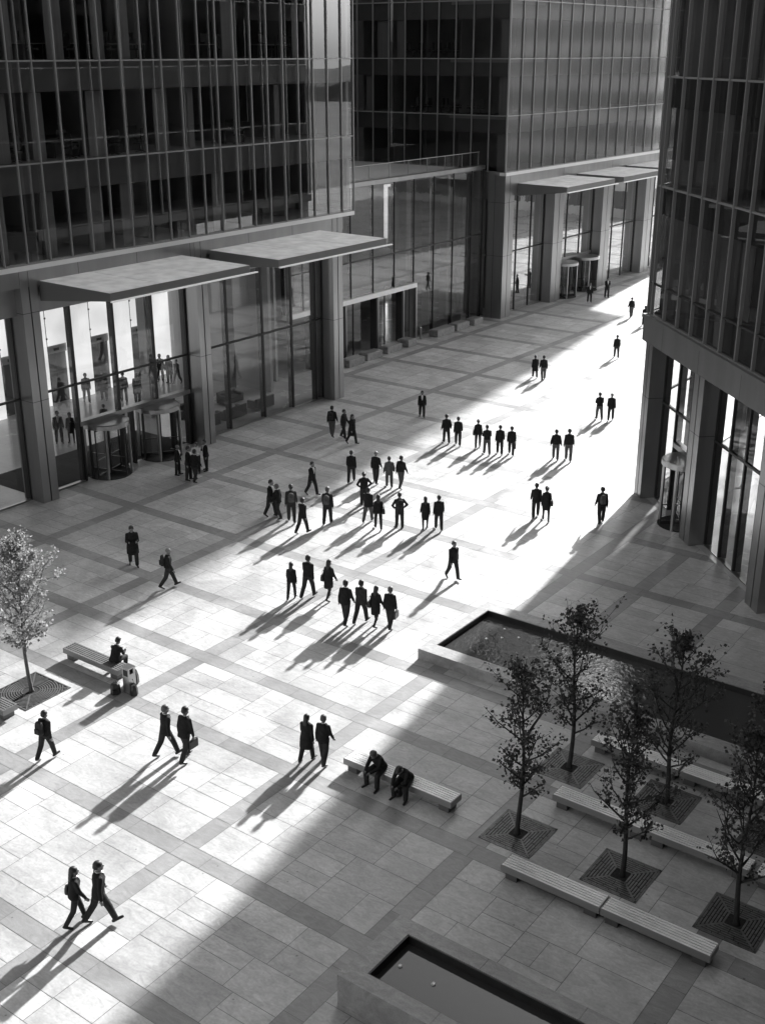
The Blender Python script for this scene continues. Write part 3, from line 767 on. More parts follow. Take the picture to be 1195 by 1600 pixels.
# ================================================================== TREES
def tree(x, y, H, crown_r, z0, nleaf, leafmat, label, seed, lean=(0, 0), size=.075):
    r = random.Random(seed)
    t = thing('young_tree', (x, y, 0), label, 'tree')
    tr = MB(); tr.smooth = True
    def axis(z):
        k = z / H
        return Vector((x + lean[0] * k + .05 * math.sin(z * 1.3 + seed), y + lean[1] * k + .05 * math.cos(z * 1.1 + seed), z))
    zs = [0, .06, .2, .8, 1.5, 2.2, 3, 3.8, 4.6, H - .15]
    tr.tube([axis(z) for z in zs], [.105, .085, .072, .066, .06, .05, .04, .028, .018, .006], 9)
    tips = []
    def crown_radius(z):
        k = (z - z0) / (H - z0)
        return crown_r * max(.08, math.sin(math.pi * min(1, max(0.02, k * .86 + .14))) ** .75) * (1.08 - .45 * k)
    def limb(p, d, L, rad0, depth):
        n = 5; pts = [p]; q = p.copy(); dd = d.copy()
        for i in range(n):
            dd = (dd + Vector((r.gauss(0, .13), r.gauss(0, .13), .10 + r.gauss(0, .06)))).normalized()
            q = q + dd * (L / n); pts.append(q.copy())
        tr.tube(pts, [rad0 * (1 - .8 * i / n) for i in range(n + 1)], 5 if depth else 6)
        for i in range(1, n + 1): tips.append((pts[i], i / n, depth))
        if depth < 2:
            for k in range(3 if depth == 0 else 2):
                i = r.randint(1, n - 1)
                side = Vector((r.gauss(0, 1), r.gauss(0, 1), r.gauss(.4, .5))).normalized()
                limb(pts[i], (dd * .75 + side * .85).normalized(), L * r.uniform(.35, .6), rad0 * .5, depth + 1)
    nb = 26
    for i in range(nb):
        z = z0 - .25 + (H - z0 - .35) * (i / (nb - 1)) ** 1.05
        a = i * 2.4 + r.uniform(-.4, .4)
        k = (z - z0) / (H - z0)
        el = r.uniform(.38, .82) + .35 * k
        Lb = max(.35, crown_radius(z + .35) / math.cos(el) * r.uniform(.62, 1.0)); Lb = min(Lb, 2.3)
        limb(axis(z), Vector((math.cos(a) * math.cos(el), math.sin(a) * math.cos(el), math.sin(el))), Lb, .030 * (1.15 - .6 * k), 0)
    tr.build('trunk', M['bark'] if leafmat is M['leaf_sunlit'] else M['bark_d'], t)
    lf = MB()
    wts = [tp for tp in tips if tp[1] > .35 or tp[2] > 0]
    # leaves sit in bunches; every tip has its own bunch size so the crown has gaps
    clump = [(tp, r.choice((0, .25, 1, 1, 2.4, 3.2))) for tp in wts]
    tot = sum(c for _, c in clump)
    for tp, c in clump:
        for _ in range(int(round(nleaf * c / tot + r.random() - .5))):
            o = Vector((r.gauss(0, .085), r.gauss(0, .085), r.gauss(-.01, .075)))
            p = tp[0] + o
            d = Vector((r.gauss(0, 1), r.gauss(0, 1), r.gauss(-.35, .6))).normalized()
            s = d.cross(Vector((r.gauss(0, 1), r.gauss(0, 1), r.gauss(0, 1)))).normalized(); nrm = d.cross(s)
            L = size * r.uniform(.7, 1.35); w = L * r.uniform(.36, .5)
            lf.add([p, p + d * L * .45 + s * w + nrm * L * .10, p + d * L, p + d * L * .45 - s * w + nrm * L * .10], [(0, 1, 2), (0, 2, 3)], tone=r.uniform(.55, 1.35))
    lf.build('crown', leafmat, t, tone=True)
    return t
TR = [(-13.55, 25.05, 5.9, 1.22, 'young tree in the front row rising from the grate nearest the long middle bench', 11),
      (-13.95, 28.9, 5.8, 1.18, 'young tree in the rear row overlapping the glare on the basin water', 12),
      (-10.36, 25.1, 5.6, 1.22, 'young tree in the front row between the two nearest benches', 13),
      (-10.78, 29.0, 6.0, 1.2, 'young tree in the rear row with its crown against the dark water', 14),
      (-7.15, 25.15, 5.9, 1.25, 'tree at the right edge standing in the front row grate', 15),
      (-7.55, 29.0, 5.9, 1.2, 'tree mostly cut off by the right edge in the rear row', 16)]
for x, y, H, cr, lab, sd in TR:
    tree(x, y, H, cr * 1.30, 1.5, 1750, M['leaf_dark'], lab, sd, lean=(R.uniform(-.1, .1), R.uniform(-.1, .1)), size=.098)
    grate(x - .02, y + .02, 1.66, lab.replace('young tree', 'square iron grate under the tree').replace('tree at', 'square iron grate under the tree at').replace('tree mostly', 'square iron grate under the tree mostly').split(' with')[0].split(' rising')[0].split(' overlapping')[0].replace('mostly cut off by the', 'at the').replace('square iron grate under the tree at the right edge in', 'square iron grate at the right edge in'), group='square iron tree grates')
tree(-31.5, 22.0, 5.75, 2.05, 1.7, 5600, M['leaf_sunlit'], 'young tree with pale sunlit leaves at the left edge beside the bench', 21, lean=(-.25, .1), size=.095)
grate(-31.5, 21.98, 1.95, 'iron grate of concentric rings under the pale leaved tree on the left', round_=True)

# ================================================================== SMALL STREET FURNITURE
def seat_block(x, y, lx, ly, h, label):
    t = thing('stone_block', (x, y, 0), label, 'stone seat', 'low stone seat blocks by the link building')
    m = MB(); c = .03
    m.rings([[(x + sx * (lx / 2 - i), y + sy * (ly / 2 - i), z) for sx, sy in ((-1, -1), (1, -1), (1, 1), (-1, 1))] for z, i in ((.0, .03), (.03, 0), (h - c, 0), (h, c))])
    b = m.build('block', M['block'], t)
    n = MB(); n.box(x - lx / 2 + .08, x + lx / 2 - .08, y - ly / 2 + .08, y + ly / 2 - .08, h + .001, h + .03)
    n.build('seat_plate', M['benchframe'], t)
B_ = 'low stone seat block beside the glass link, '
for (x, y, lx, ly, lab) in ((-50.7, 65.4, .6, 1.5, 'nearest one, half hidden by the corner column'), (-50.8, 67.7, .6, 1.5, 'second from the column'), (-50.9, 70.3, .6, 1.5, 'third from the column'),
                            (-51.0, 72.6, .75, .9, 'short square one left of the bollard'), (-51.0, 77.4, .6, 2.0, 'long one right of the bollard'), (-51.0, 79.9, .6, 1.5, 'farther one near the corner tower'), (-50.9, 82.1, .6, 1.1, 'farthest small one')):
    seat_block(x, y, lx * 1.4, ly * 1.2, .52, B_ + lab)
g = ground(657, 530)
t = thing('bollard', g, 'slim pale bollard standing between the low stone seat blocks', 'bollard')
MB().lathe(g, [(.09, 0), (.09, .85), (.075, .9)], 14).build('post', M['panel'], t); MB().lathe(g, [(.075, .902), (.08, .93), (.03, .97)], 14).build('cap', M['trim'], t)

def litter_bin(x, y):
    t = thing('litter_bin', (x, y, 0), 'shiny steel litter bin at the end of the left bench', 'litter bin')
    m = MB()
    m.box(x - .16, x + .16, y - .16, y + .16, .04, .78); m.box(x - .16, x + .16, y - .16, y - .10, .78, .98); m.box(x - .16, x + .16, y + .06, y + .16, .78, .98); m.box(x - .16, x - .10, y - .0999, y + .0599, .78, .98)
    m.build('body', M['steel'], t)
    MB().box(x - .175, x + .175, y - .175, y + .175, .98, 1.02).build('lid', M['steel'], t)
    MB().box(x - .10, x + .12, y - .165, y - .161, .70, .94).build('opening', M['office'], t)
    MB().box(x - .17, x + .17, y - .13, y + .13, 0, .04).build('foot', M['benchleg'], t)
litter_bin(-28.62, 24.0)

def rounded_bag(name, loc, size, label, cat, kind='bag', mat='leather', rot=0.0, group=None):
    """kind: bag (flap+handle), case (briefcase), pack (backpack with straps)"""
    t = thing(name, loc, label, cat, group); t.rotation_euler = (0, 0, rot)
    w, d, h = size; c = min(w, d) * .28
    def sec(z, k):
        a, b = w / 2 * k, d / 2 * k
        return [(a - c * k, -b, z), (a, -b + c * k, z), (a, b - c * k, z), (a - c * k, b, z), (-a + c * k, b, z), (-a, b - c * k, z), (-a, -b + c * k, z), (-a + c * k, -b, z)]
    m = MB()
    prof = {'case': ((0, .93), (.02, 1), (h - .02, .98), (h, .9)), 'bag': ((0, .9), (.03, 1), (h * .6, .95), (h, .72)), 'pack': ((0, .86), (.05, 1), (h * .65, .96), (h * .9, .78), (h, .5))}[kind]
    m.rings([sec(z, k) for z, k in prof])
    def bl(mb, nm, mt):
        me = mb.mesh(nm, M[mt]); o = bpy.data.objects.new(nm, me); COL.objects.link(o); o.parent = t; return o
    bl(m, 'body', mat)
    hd = MB()
    if kind == 'case': hd.tube([(-.08, 0, h - .005), (-.07, 0, h + .05), (.07, 0, h + .05), (.08, 0, h - .005)], .011, 6)
    elif kind == 'bag':
        hd.tube([(-w * .3, 0, h - .02), (-w * .22, 0, h + .14), (0, 0, h + .22), (w * .22, 0, h + .14), (w * .3, 0, h - .02)], .010, 6)
    else: hd.tube([(-.05, d * .2, h - .02), (-.03, d * .2, h + .04), (.03, d * .2, h + .04), (.05, d * .2, h - .02)], .010, 6)
    bl(hd, 'handle', mat)
    if kind == 'pack':
        pk = MB(); k = -d / 2
        pk.rings([[(sx * w * .32, k - yy, z) for sx, yy in ((-1, 0), (1, 0), (.9, .05), (-.9, .05))] for z in (h * .12, h * .5)])
        bl(pk, 'front_pocket', mat)
    return t
g = ground(208, 1050, .45)
rounded_bag('holdall', (g.x, g.y - .02, .02), (.42, .34, .5), 'black holdall standing against the right end of the left bench', 'bag', 'bag', rot=.4)
g = ground(183, 1084); rounded_bag('rucksack', (g.x - .05, g.y, 0), (.36, .28, .42), 'black rucksack leaning on the left side of the steel bin', 'bag', 'pack', rot=.9)
g = ground(208, 1084); rounded_bag('carrier_bag', (g.x + .05, g.y, 0), (.36, .28, .38), 'black bag set down on the right side of the steel bin', 'bag', 'bag', rot=-.4)

# ================================================================== PEOPLE
def voxel(mb, size, smooth=2):
    me = bpy.data.meshes.new('tmp'); me.from_pydata(mb.v, [], mb.f)
    bm = bmesh.new(); bm.from_mesh(me); bmesh.ops.recalc_face_normals(bm, faces=bm.faces); bm.to_mesh(me); bm.free()
    ob = bpy.data.objects.new('tmp', me); COL.objects.link(ob)
    md = ob.modifiers.new('r', 'REMESH'); md.mode = 'VOXEL'; md.voxel_size = size
    if smooth:
        sm_ = ob.modifiers.new('s', 'SMOOTH'); sm_.factor = .5; sm_.iterations = smooth
    dg = bpy.context.evaluated_depsgraph_get(); ev = ob.evaluated_get(dg)
    out = bpy.data.meshes.new_from_object(ev)
    bpy.data.objects.remove(ob); bpy.data.meshes.remove(me)
    out.polygons.foreach_set('use_smooth', [True] * len(out.polygons))
    out.materials.clear()
    return out

def capsule(mb, a, b, ra, rb, n=10):
    mb.ell(a, ra, nu=n, nv=6); mb.ell(b, rb, nu=n, nv=6); mb.tube([a, b], [ra, rb], n)

def skeleton(P):
    """joint positions for a pose; +y is forward, feet on z = 0"""
    J = {}
    sit = P.get('sit'); pz = .555 if sit else .93
    lean = rad(P.get('lean', 3)); twist = P.get('side', 0)
    pel = Vector((0, 0, pz))
    for s, k in ((-1, 'L'), (1, 'R')):
        th, kn = P['leg' + k]; th = rad(th); kn = rad(kn); sp = P.get('spread', .045)
        hip = pel + Vector((.088 * s, 0, -.01)); J['hip' + k] = hip
        J['knee' + k] = hip + Vector((s * sp * .44, math.sin(th) * .44, -math.cos(th) * .44))
        J['ank' + k] = J['knee' + k] + Vector((0, math.sin(th - kn) * .41, -math.cos(th - kn) * .41))
        fp = P.get('foot' + k, 0); f = rad(fp)
        J['toe' + k] = J['ank' + k] + Vector((s * .03, math.cos(f) * .16, -.055 + math.sin(f) * .16))
        J['heel' + k] = J['ank' + k] + Vector((0, -.05 * math.cos(f) , -.055 - .05 * math.sin(f)))
    def up(x, y, z):                                     # a point of the upright trunk, leant about the pelvis
        z -= pz; c, s_ = math.cos(lean), math.sin(lean)
        return pel + Vector((x, y * c + z * s_, z * c - y * s_))
    J['up'] = up
    o = pz - .93
    W = P.get('sh', .162)
    for s, k in ((-1, 'L'), (1, 'R')):
        J['sho' + k] = up(W * s, 0, 1.372 + o)
        sw, ab, be, inw = P['arm' + k]; sw, ab, be = rad(sw), rad(ab), rad(be)
        d = Vector((s * math.sin(ab), math.sin(sw) * math.cos(ab), -math.cos(sw) * math.cos(ab)))
        J['elb' + k] = J['sho' + k] + d * .285
        d2 = Vector((s * (math.sin(ab) * .6 - inw), math.sin(sw + be), -math.cos(sw + be))).normalized()
        J['wri' + k] = J['elb' + k] + d2 * .245; J['hdir' + k] = d2
    nod = rad(P.get('nod', 5)) + lean * P.get('nodf', .3)
    J['neck'] = up(0, -.005, 1.46 + o); J['nod'] = nod; J['turn'] = rad(P.get('turn', 0))
    base = up(0, .012, 1.52 + o)
    J['head'] = base + Vector((0, math.sin(nod) * .10, math.cos(nod) * .10))
    J['pel'] = pel; J['o'] = o
    if not sit:
        dz = min(min(J['toe' + k].z, J['heel' + k].z) for k in 'LR') - .032
        sh = Vector((0, 0, -dz))
        for k in list(J):
            if isinstance(J[k], Vector) and not k.startswith('hdir'): J[k] = J[k] + sh
        J['up'] = lambda x, y, z: up(x, y, z) + sh
    return J

def trunk(mb, J, prof, n=16):
    up = J['up']; o = J['o']
    mb.rings([[up(rx * math.cos(2 * math.pi * i / n), yo + ry * math.sin(2 * math.pi * i / n), z + o) for i in range(n)] for z, rx, ry, yo in prof])

def make_meshes(P, outfit, hair):
    J = skeleton(P); fem = outfit in ('skirt', 'dress', 'lady'); parts = []
    up, o = J['up'], J['o']
    S = .90 if fem else 1.0
    # ---- body
    b = MB()
    trunk(b, J, [(.86, .12, .09, 0), (.93, .158, .11, -.01), (1.06, .135 * S, .095, 0), (1.28, .158 * S, .105, .005), (1.38, .155 * S, .085, 0), (1.45, .07, .06, 0)])
    for k in 'LR':
        capsule(b, J['hip' + k], J['knee' + k], .082, .055); capsule(b, J['knee' + k], J['ank' + k], .054, .036)
        capsule(b, J['heel' + k] + Vector((0, 0, .012)), J['toe' + k], .034, .028)
        capsule(b, J['sho' + k], J['elb' + k], .052, .040); capsule(b, J['elb' + k], J['wri' + k], .039, .027)
        s = -1 if k == 'L' else 1
        d = J['hdir' + k]; w = J['wri' + k]
        side = d.cross(Vector((1, 0, 0)) if abs(d.x) < .8 else Vector((0, 0, 1))).normalized()      # across the palm
        nrm = d.cross(side)
        capsule(b, w, w + d * .075, .026, .030)
        for i, L in enumerate((.062, .075, .07, .054)):
            q = w + d * .085 + side * ((i - 1.5) * .019)
            m1 = q + (d * .9 - nrm * .25 * s) * L * .55
            capsule(b, q, m1, .0105, .0098, 6); capsule(b, m1, m1 + (d * .6 - nrm * .6 * s) * L * .5, .0098, .0085, 6)
        th = w + d * .03 + side * .03
        capsule(b, th, th + (d * .75 + side * .6) * .055, .0125, .010, 6)
    capsule(b, J['neck'], J['head'] - Vector((0, 0, .08)), .058, .054)
    rot = Matrix.Rotation(J['turn'], 3, 'Z') @ Matrix.Rotation(-J['nod'], 3, 'X')
    h = J['head']; HS = 1.10
    def hp(x, y, z): return h + rot @ Vector((x * HS, y * HS, z * HS))
    b.ell(hp(0, -.012, .025), (.086, .105, .105), rot); b.ell(hp(0, .028, -.052), (.065, .076, .08), rot)
    b.ell(hp(0, .098, -.018), (.014, .022, .026), rot); b.ell(hp(0, .07, -.098), (.026, .026, .02), rot)
    for s in (-1, 1): b.ell(hp(s * .078, -.01, -.01), (.012, .024, .034), rot); b.ell(hp(s * .032, .078, .018), (.024, .014, .008), rot)
    me = voxel(b, .0125, 2); me.materials.append(M['skin']); me.materials.append(M['face'])
    bm = bmesh.new(); bm.from_mesh(me)                      # eyes and mouth belong to the body mesh
    f0 = len(bm.faces)
    fx = MB()
    for s in (-1, 1): fx.ell(hp(s * .031, .079, .0), (.013, .008, .008), rot, 8, 5)
    fx.ell(hp(0, .090, -.066), (.024, .008, .006), rot, 8, 5)
    vs = [bm.verts.new(p) for p in fx.v]
    for f in fx.f:
        nf = bm.faces.new([vs[i] for i in f]); nf.material_index = 1; nf.smooth = True
    bm.to_mesh(me); bm.free()
    # ---- legs
    g = MB()
    if fem and outfit != 'lady':
        for k in 'LR': capsule(g, J['hip' + k], J['knee' + k], .090, .059); capsule(g, J['knee' + k], J['ank' + k] + Vector((0, 0, .01)), .060, .040)
        lm = 'darkcloth'
    else:
        sl = .86 if fem else 1
        trunk(g, J, [(.85, .14, .11, 0), (.93, .172, .125, -.01), (1.02, .16, .115, 0)])
        for k in 'LR':
            capsule(g, J['hip' + k], J['knee' + k], .106 * sl, .084 * sl); capsule(g, J['knee' + k], J['ank' + k] + Vector((0, 0, .01)), .083 * sl, .070 * sl)
        lm = P.get('legs', 'darkcloth')
    parts.append(('trousers' if lm and not (fem and outfit != 'lady') else 'tights', voxel(g, .017, 3), lm))
    for k in 'LR':
        s = MB(); he, to = J['heel' + k], J['toe' + k]
        capsule(s, he + Vector((0, 0, .012)), to + Vector((0, 0, .004)), .044, .036); capsule(s, he + Vector((0, .02, .02)), J['ank' + k], .044, .046)
        parts.append(('shoe', voxel(s, .014, 1), 'leather'))
    # ---- top
    c = MB(); hem = {'suit': .80, 'coat': .52, 'short': .90, 'skirt': .88, 'dress': .58, 'lady': .84, 'shirt': .93}[outfit]
    sit = P.get('sit')
    if sit: hem = max(hem, .88)
    fl = 1.0 if outfit != 'coat' else 1.12
    bulk = {'coat': 1.10, 'short': 1.06, 'shirt': .94}.get(outfit, 1.0)
    prof = [(1.475, .070, .070, -.005), (1.45, .095 * S, .082, -.004), (1.415, .135 * S * bulk, .10 * bulk, 0), (1.35, .172 * S * bulk, .122 * bulk, 0), (1.24, .172 * S * bulk, .138 * bulk, .005), (1.08, (.168 if not fem else .145) * bulk, .122 * bulk, 0), (.95, .182 * bulk, .135 * bulk, -.008)]
    if hem < .93: prof.append((max(hem, .80), .196 * fl, .150 * fl, -.005))
    if hem < .70:
        q = (J['kneeL'].y + J['kneeR'].y) / 2 * .6; spread = abs(J['kneeL'].y - J['kneeR'].y) * .42
        prof.append((hem, .20 * fl * (.9 if fem else 1), .125 + spread, q))
    trunk(c, J, list(reversed(prof)))
    for k in 'LR':
        capsule(c, J['sho' + k], J['elb' + k], .060 * bulk * (S + .04), .052 * bulk); capsule(c, J['elb' + k], J['wri' + k], .055 * bulk, .044 * bulk)
    if sit:
        for k in 'LR': capsule(c, J['hip' + k], J['hip' + k].lerp(J['knee' + k], .4), .112, .098)
    parts.append(({'coat': 'overcoat', 'dress': 'dress', 'shirt': 'shirt'}.get(outfit, 'jacket'), voxel(c, .017, 3), P.get('top', 'blackcloth')))
    if outfit == 'skirt':
        k_ = MB(); q = (J['kneeL'].y + J['kneeR'].y) / 2 * .7; spread = abs(J['kneeL'].y - J['kneeR'].y) * .4
        trunk(k_, J, [(.53, .165, .11 + spread, q), (.75, .185, .13 + spread * .4, q * .4), (.95, .17, .13, 0), (1.02, .15, .11, 0)])
        parts.append(('skirt', voxel(k_, .017, 2), 'blackcloth'))
    if outfit in ('suit', 'lady'):
        s = MB(); trunk(s, J, [(1.44, .076, .074, 0), (1.485, .068, .066, 0)])
        s.rings([[up(x, y, z + o) for x, y in ((-w, yy), (w, yy), (w, yy - .03), (-w, yy - .03))] for z, w, yy in ((1.16, .012, .140), (1.30, .040, .150), (1.42, .055, .118), (1.46, .05, .085))])
        parts.append(('shirt', s.mesh('shirt', M['whitecloth']), None))
    # ---- hair
    hm = 'hair_l' if hair.startswith('grey') else 'hair_d'
    if hair != 'bald':
        k_ = MB()
        k_.ell(hp(0, -.022, .038), (.094, .107, .106), rot); k_.ell(hp(0, -.055, -.005), (.086, .072, .082), rot)
        if 'long' in hair:
            k_.ell(hp(0, -.07, -.09), (.085, .055, .13), rot); k_.ell(hp(0, -.085, -.18), (.075, .04, .09), rot)
        if 'cap' in hair: k_.ell(hp(0, .06, .075), (.07, .075, .018), rot)
        if 'bun' in hair: k_.ell(hp(0, -.12, .05), .045, rot)
        parts.append(('hair' if 'cap' not in hair else 'cap', voxel(k_, .015, 1), hm))
    for nm, m_, mt in parts:
        m_.name = nm
        if mt: m_.materials.clear(); m_.materials.append(M[mt])
    return me, [(nm, m_) for nm, m_, mt in parts], J

A_ = lambda sw, ab=8, be=14, inw=0.0: (sw, ab, be, inw)
POSE = {
 'stepL': dict(legL=(17, 6), legR=(-12, 18), footR=-32, footL=10, armL=A_(-11), armR=A_(12, 8, 16)),
 'stepR': dict(legR=(17, 6), legL=(-12, 18), footL=-32, footR=10, armR=A_(-11), armL=A_(12, 8, 16)),
 'smallL': dict(legL=(13, 4), legR=(-9, 14), footR=-20, armL=A_(-8), armR=A_(10, 8, 18)),
 'smallR': dict(legR=(13, 4), legL=(-9, 14), footL=-20, armR=A_(-8), armL=A_(10, 8, 18)),
 'strideL': dict(legL=(21, 5), legR=(-14, 18), footL=20, footR=-30, armL=A_(-10, 9, 12), armR=A_(9, 8, 16)),
 'strideR': dict(legR=(21, 5), legL=(-14, 18), footR=20, footL=-30, armR=A_(-10, 9, 12), armL=A_(9, 8, 16)),
 'stand': dict(legL=(3, 2), legR=(-3, 2), armL=A_(2, 9, 12), armR=A_(-2, 9, 12), spread=.08),
 'pocket': dict(legL=(10, 4), legR=(-8, 10), footR=-14, armL=A_(-18, 16, 42, .1), armR=A_(-16, 16, 42, .1)),
 'hips': dict(legL=(6, 3), legR=(-5, 4), armL=A_(-22, 34, 62, .75), armR=A_(-22, 34, 62, .75)),
 'phone': dict(legL=(12, 4), legR=(-9, 12), footR=-16, armL=A_(14, 8, 88, .35), armR=A_(12, 8, 92, .35), nod=22),
 'phonestand': dict(legL=(3, 2), legR=(-3, 3), armL=A_(10, 6, 95, .45), armR=A_(10, 6, 95, .45), nod=18, spread=.05),
 'carryR': dict(legL=(16, 4), legR=(-11, 16), footR=-24, armL=A_(-10), armR=A_(4, 7, 4)),
 'carryL': dict(legR=(16, 4), legL=(-11, 16), footL=-24, armR=A_(-10), armL=A_(4, 7, 4)),
 'talk': dict(legL=(4, 3), legR=(-4, 3), armL=A_(4, 8, 10), armR=A_(16, 12, 78, .2), turn=20, spread=.06),
 'sithunch': dict(sit=1, legL=(84, 82), legR=(80, 84), armL=A_(38, 4, 40, .45), armR=A_(36, 4, 44, .45), lean=28, nod=38, spread=.24),
 'sitphone': dict(sit=1, legL=(86, 80), legR=(82, 90), armL=A_(22, 4, 70, .4), armR=A_(20, 4, 74, .4), lean=24, nod=26, spread=.14),
}
CACHE = {}
def person(u, v, vh, head, pose, outfit, hair, label, group=None, top=None, legs=None, bag=None, z=0.0, h=None, where=None, turn=None, lean=None):
    P = dict(POSE[pose]); fem = outfit in ('skirt', 'dress', 'lady')
    if top: P['top'] = top
    if legs: P['legs'] = legs
    if fem: P['sh'] = .143
    if lean is not None: P['lean'] = lean
    key = (pose, outfit, hair, top, legs, lean)
    if key not in CACHE: CACHE[key] = make_meshes(P, outfit, hair)
    me, parts, J = CACHE[key]
    g = Vector(where) if where else ground(u, v, z)
    if h is None: h = min(1.92, max(1.55, tallness(u, v, vh)))
    ob = bpy.data.objects.new('person', me); COL.objects.link(ob)
    ob.location = g; ob.rotation_euler = (0, 0, rad(head) + YAW - math.pi / 2)
    sc = h / 1.76; ob.scale = (sc * 1.10, sc * 1.10, sc)
    tag(ob, label, 'person', group)
    for nm, m_ in parts:
        c = bpy.data.objects.new(nm, m_); COL.objects.link(c); c.parent = ob
    if bag:
        MW = Matrix.Translation(g) @ Matrix.Rotation(ob.rotation_euler.z, 4, 'Z') @ Matrix.Scale(sc, 4)
        kind, lab = bag
        rz = ob.rotation_euler.z
        if kind.startswith('pack'):
            p = MW @ J['up'](0, -.215, 1.00); rounded_bag('backpack', p, (.30, .17, .44), lab, 'backpack', 'pack', 'midcloth' if kind == 'packgrey' else 'darkcloth', rz)
        elif kind[:4] == 'case':
            k = kind[4]; w = J['wri' + k] + J['hdir' + k] * .10; p = MW @ w
            rounded_bag('briefcase', p - Vector((0, 0, .33)), (.40, .10, .28), lab, 'briefcase', 'case', 'leather', rz + math.pi / 2)
        elif kind[:4] == 'hand':
            k = kind[4]; s = -1 if k == 'L' else 1
            p = MW @ (J['up'](s * .25, -.03, .80)); rounded_bag('shoulder_bag', p, (.13, .30, .26), lab, 'handbag', 'bag', 'leather', rz)
    return ob

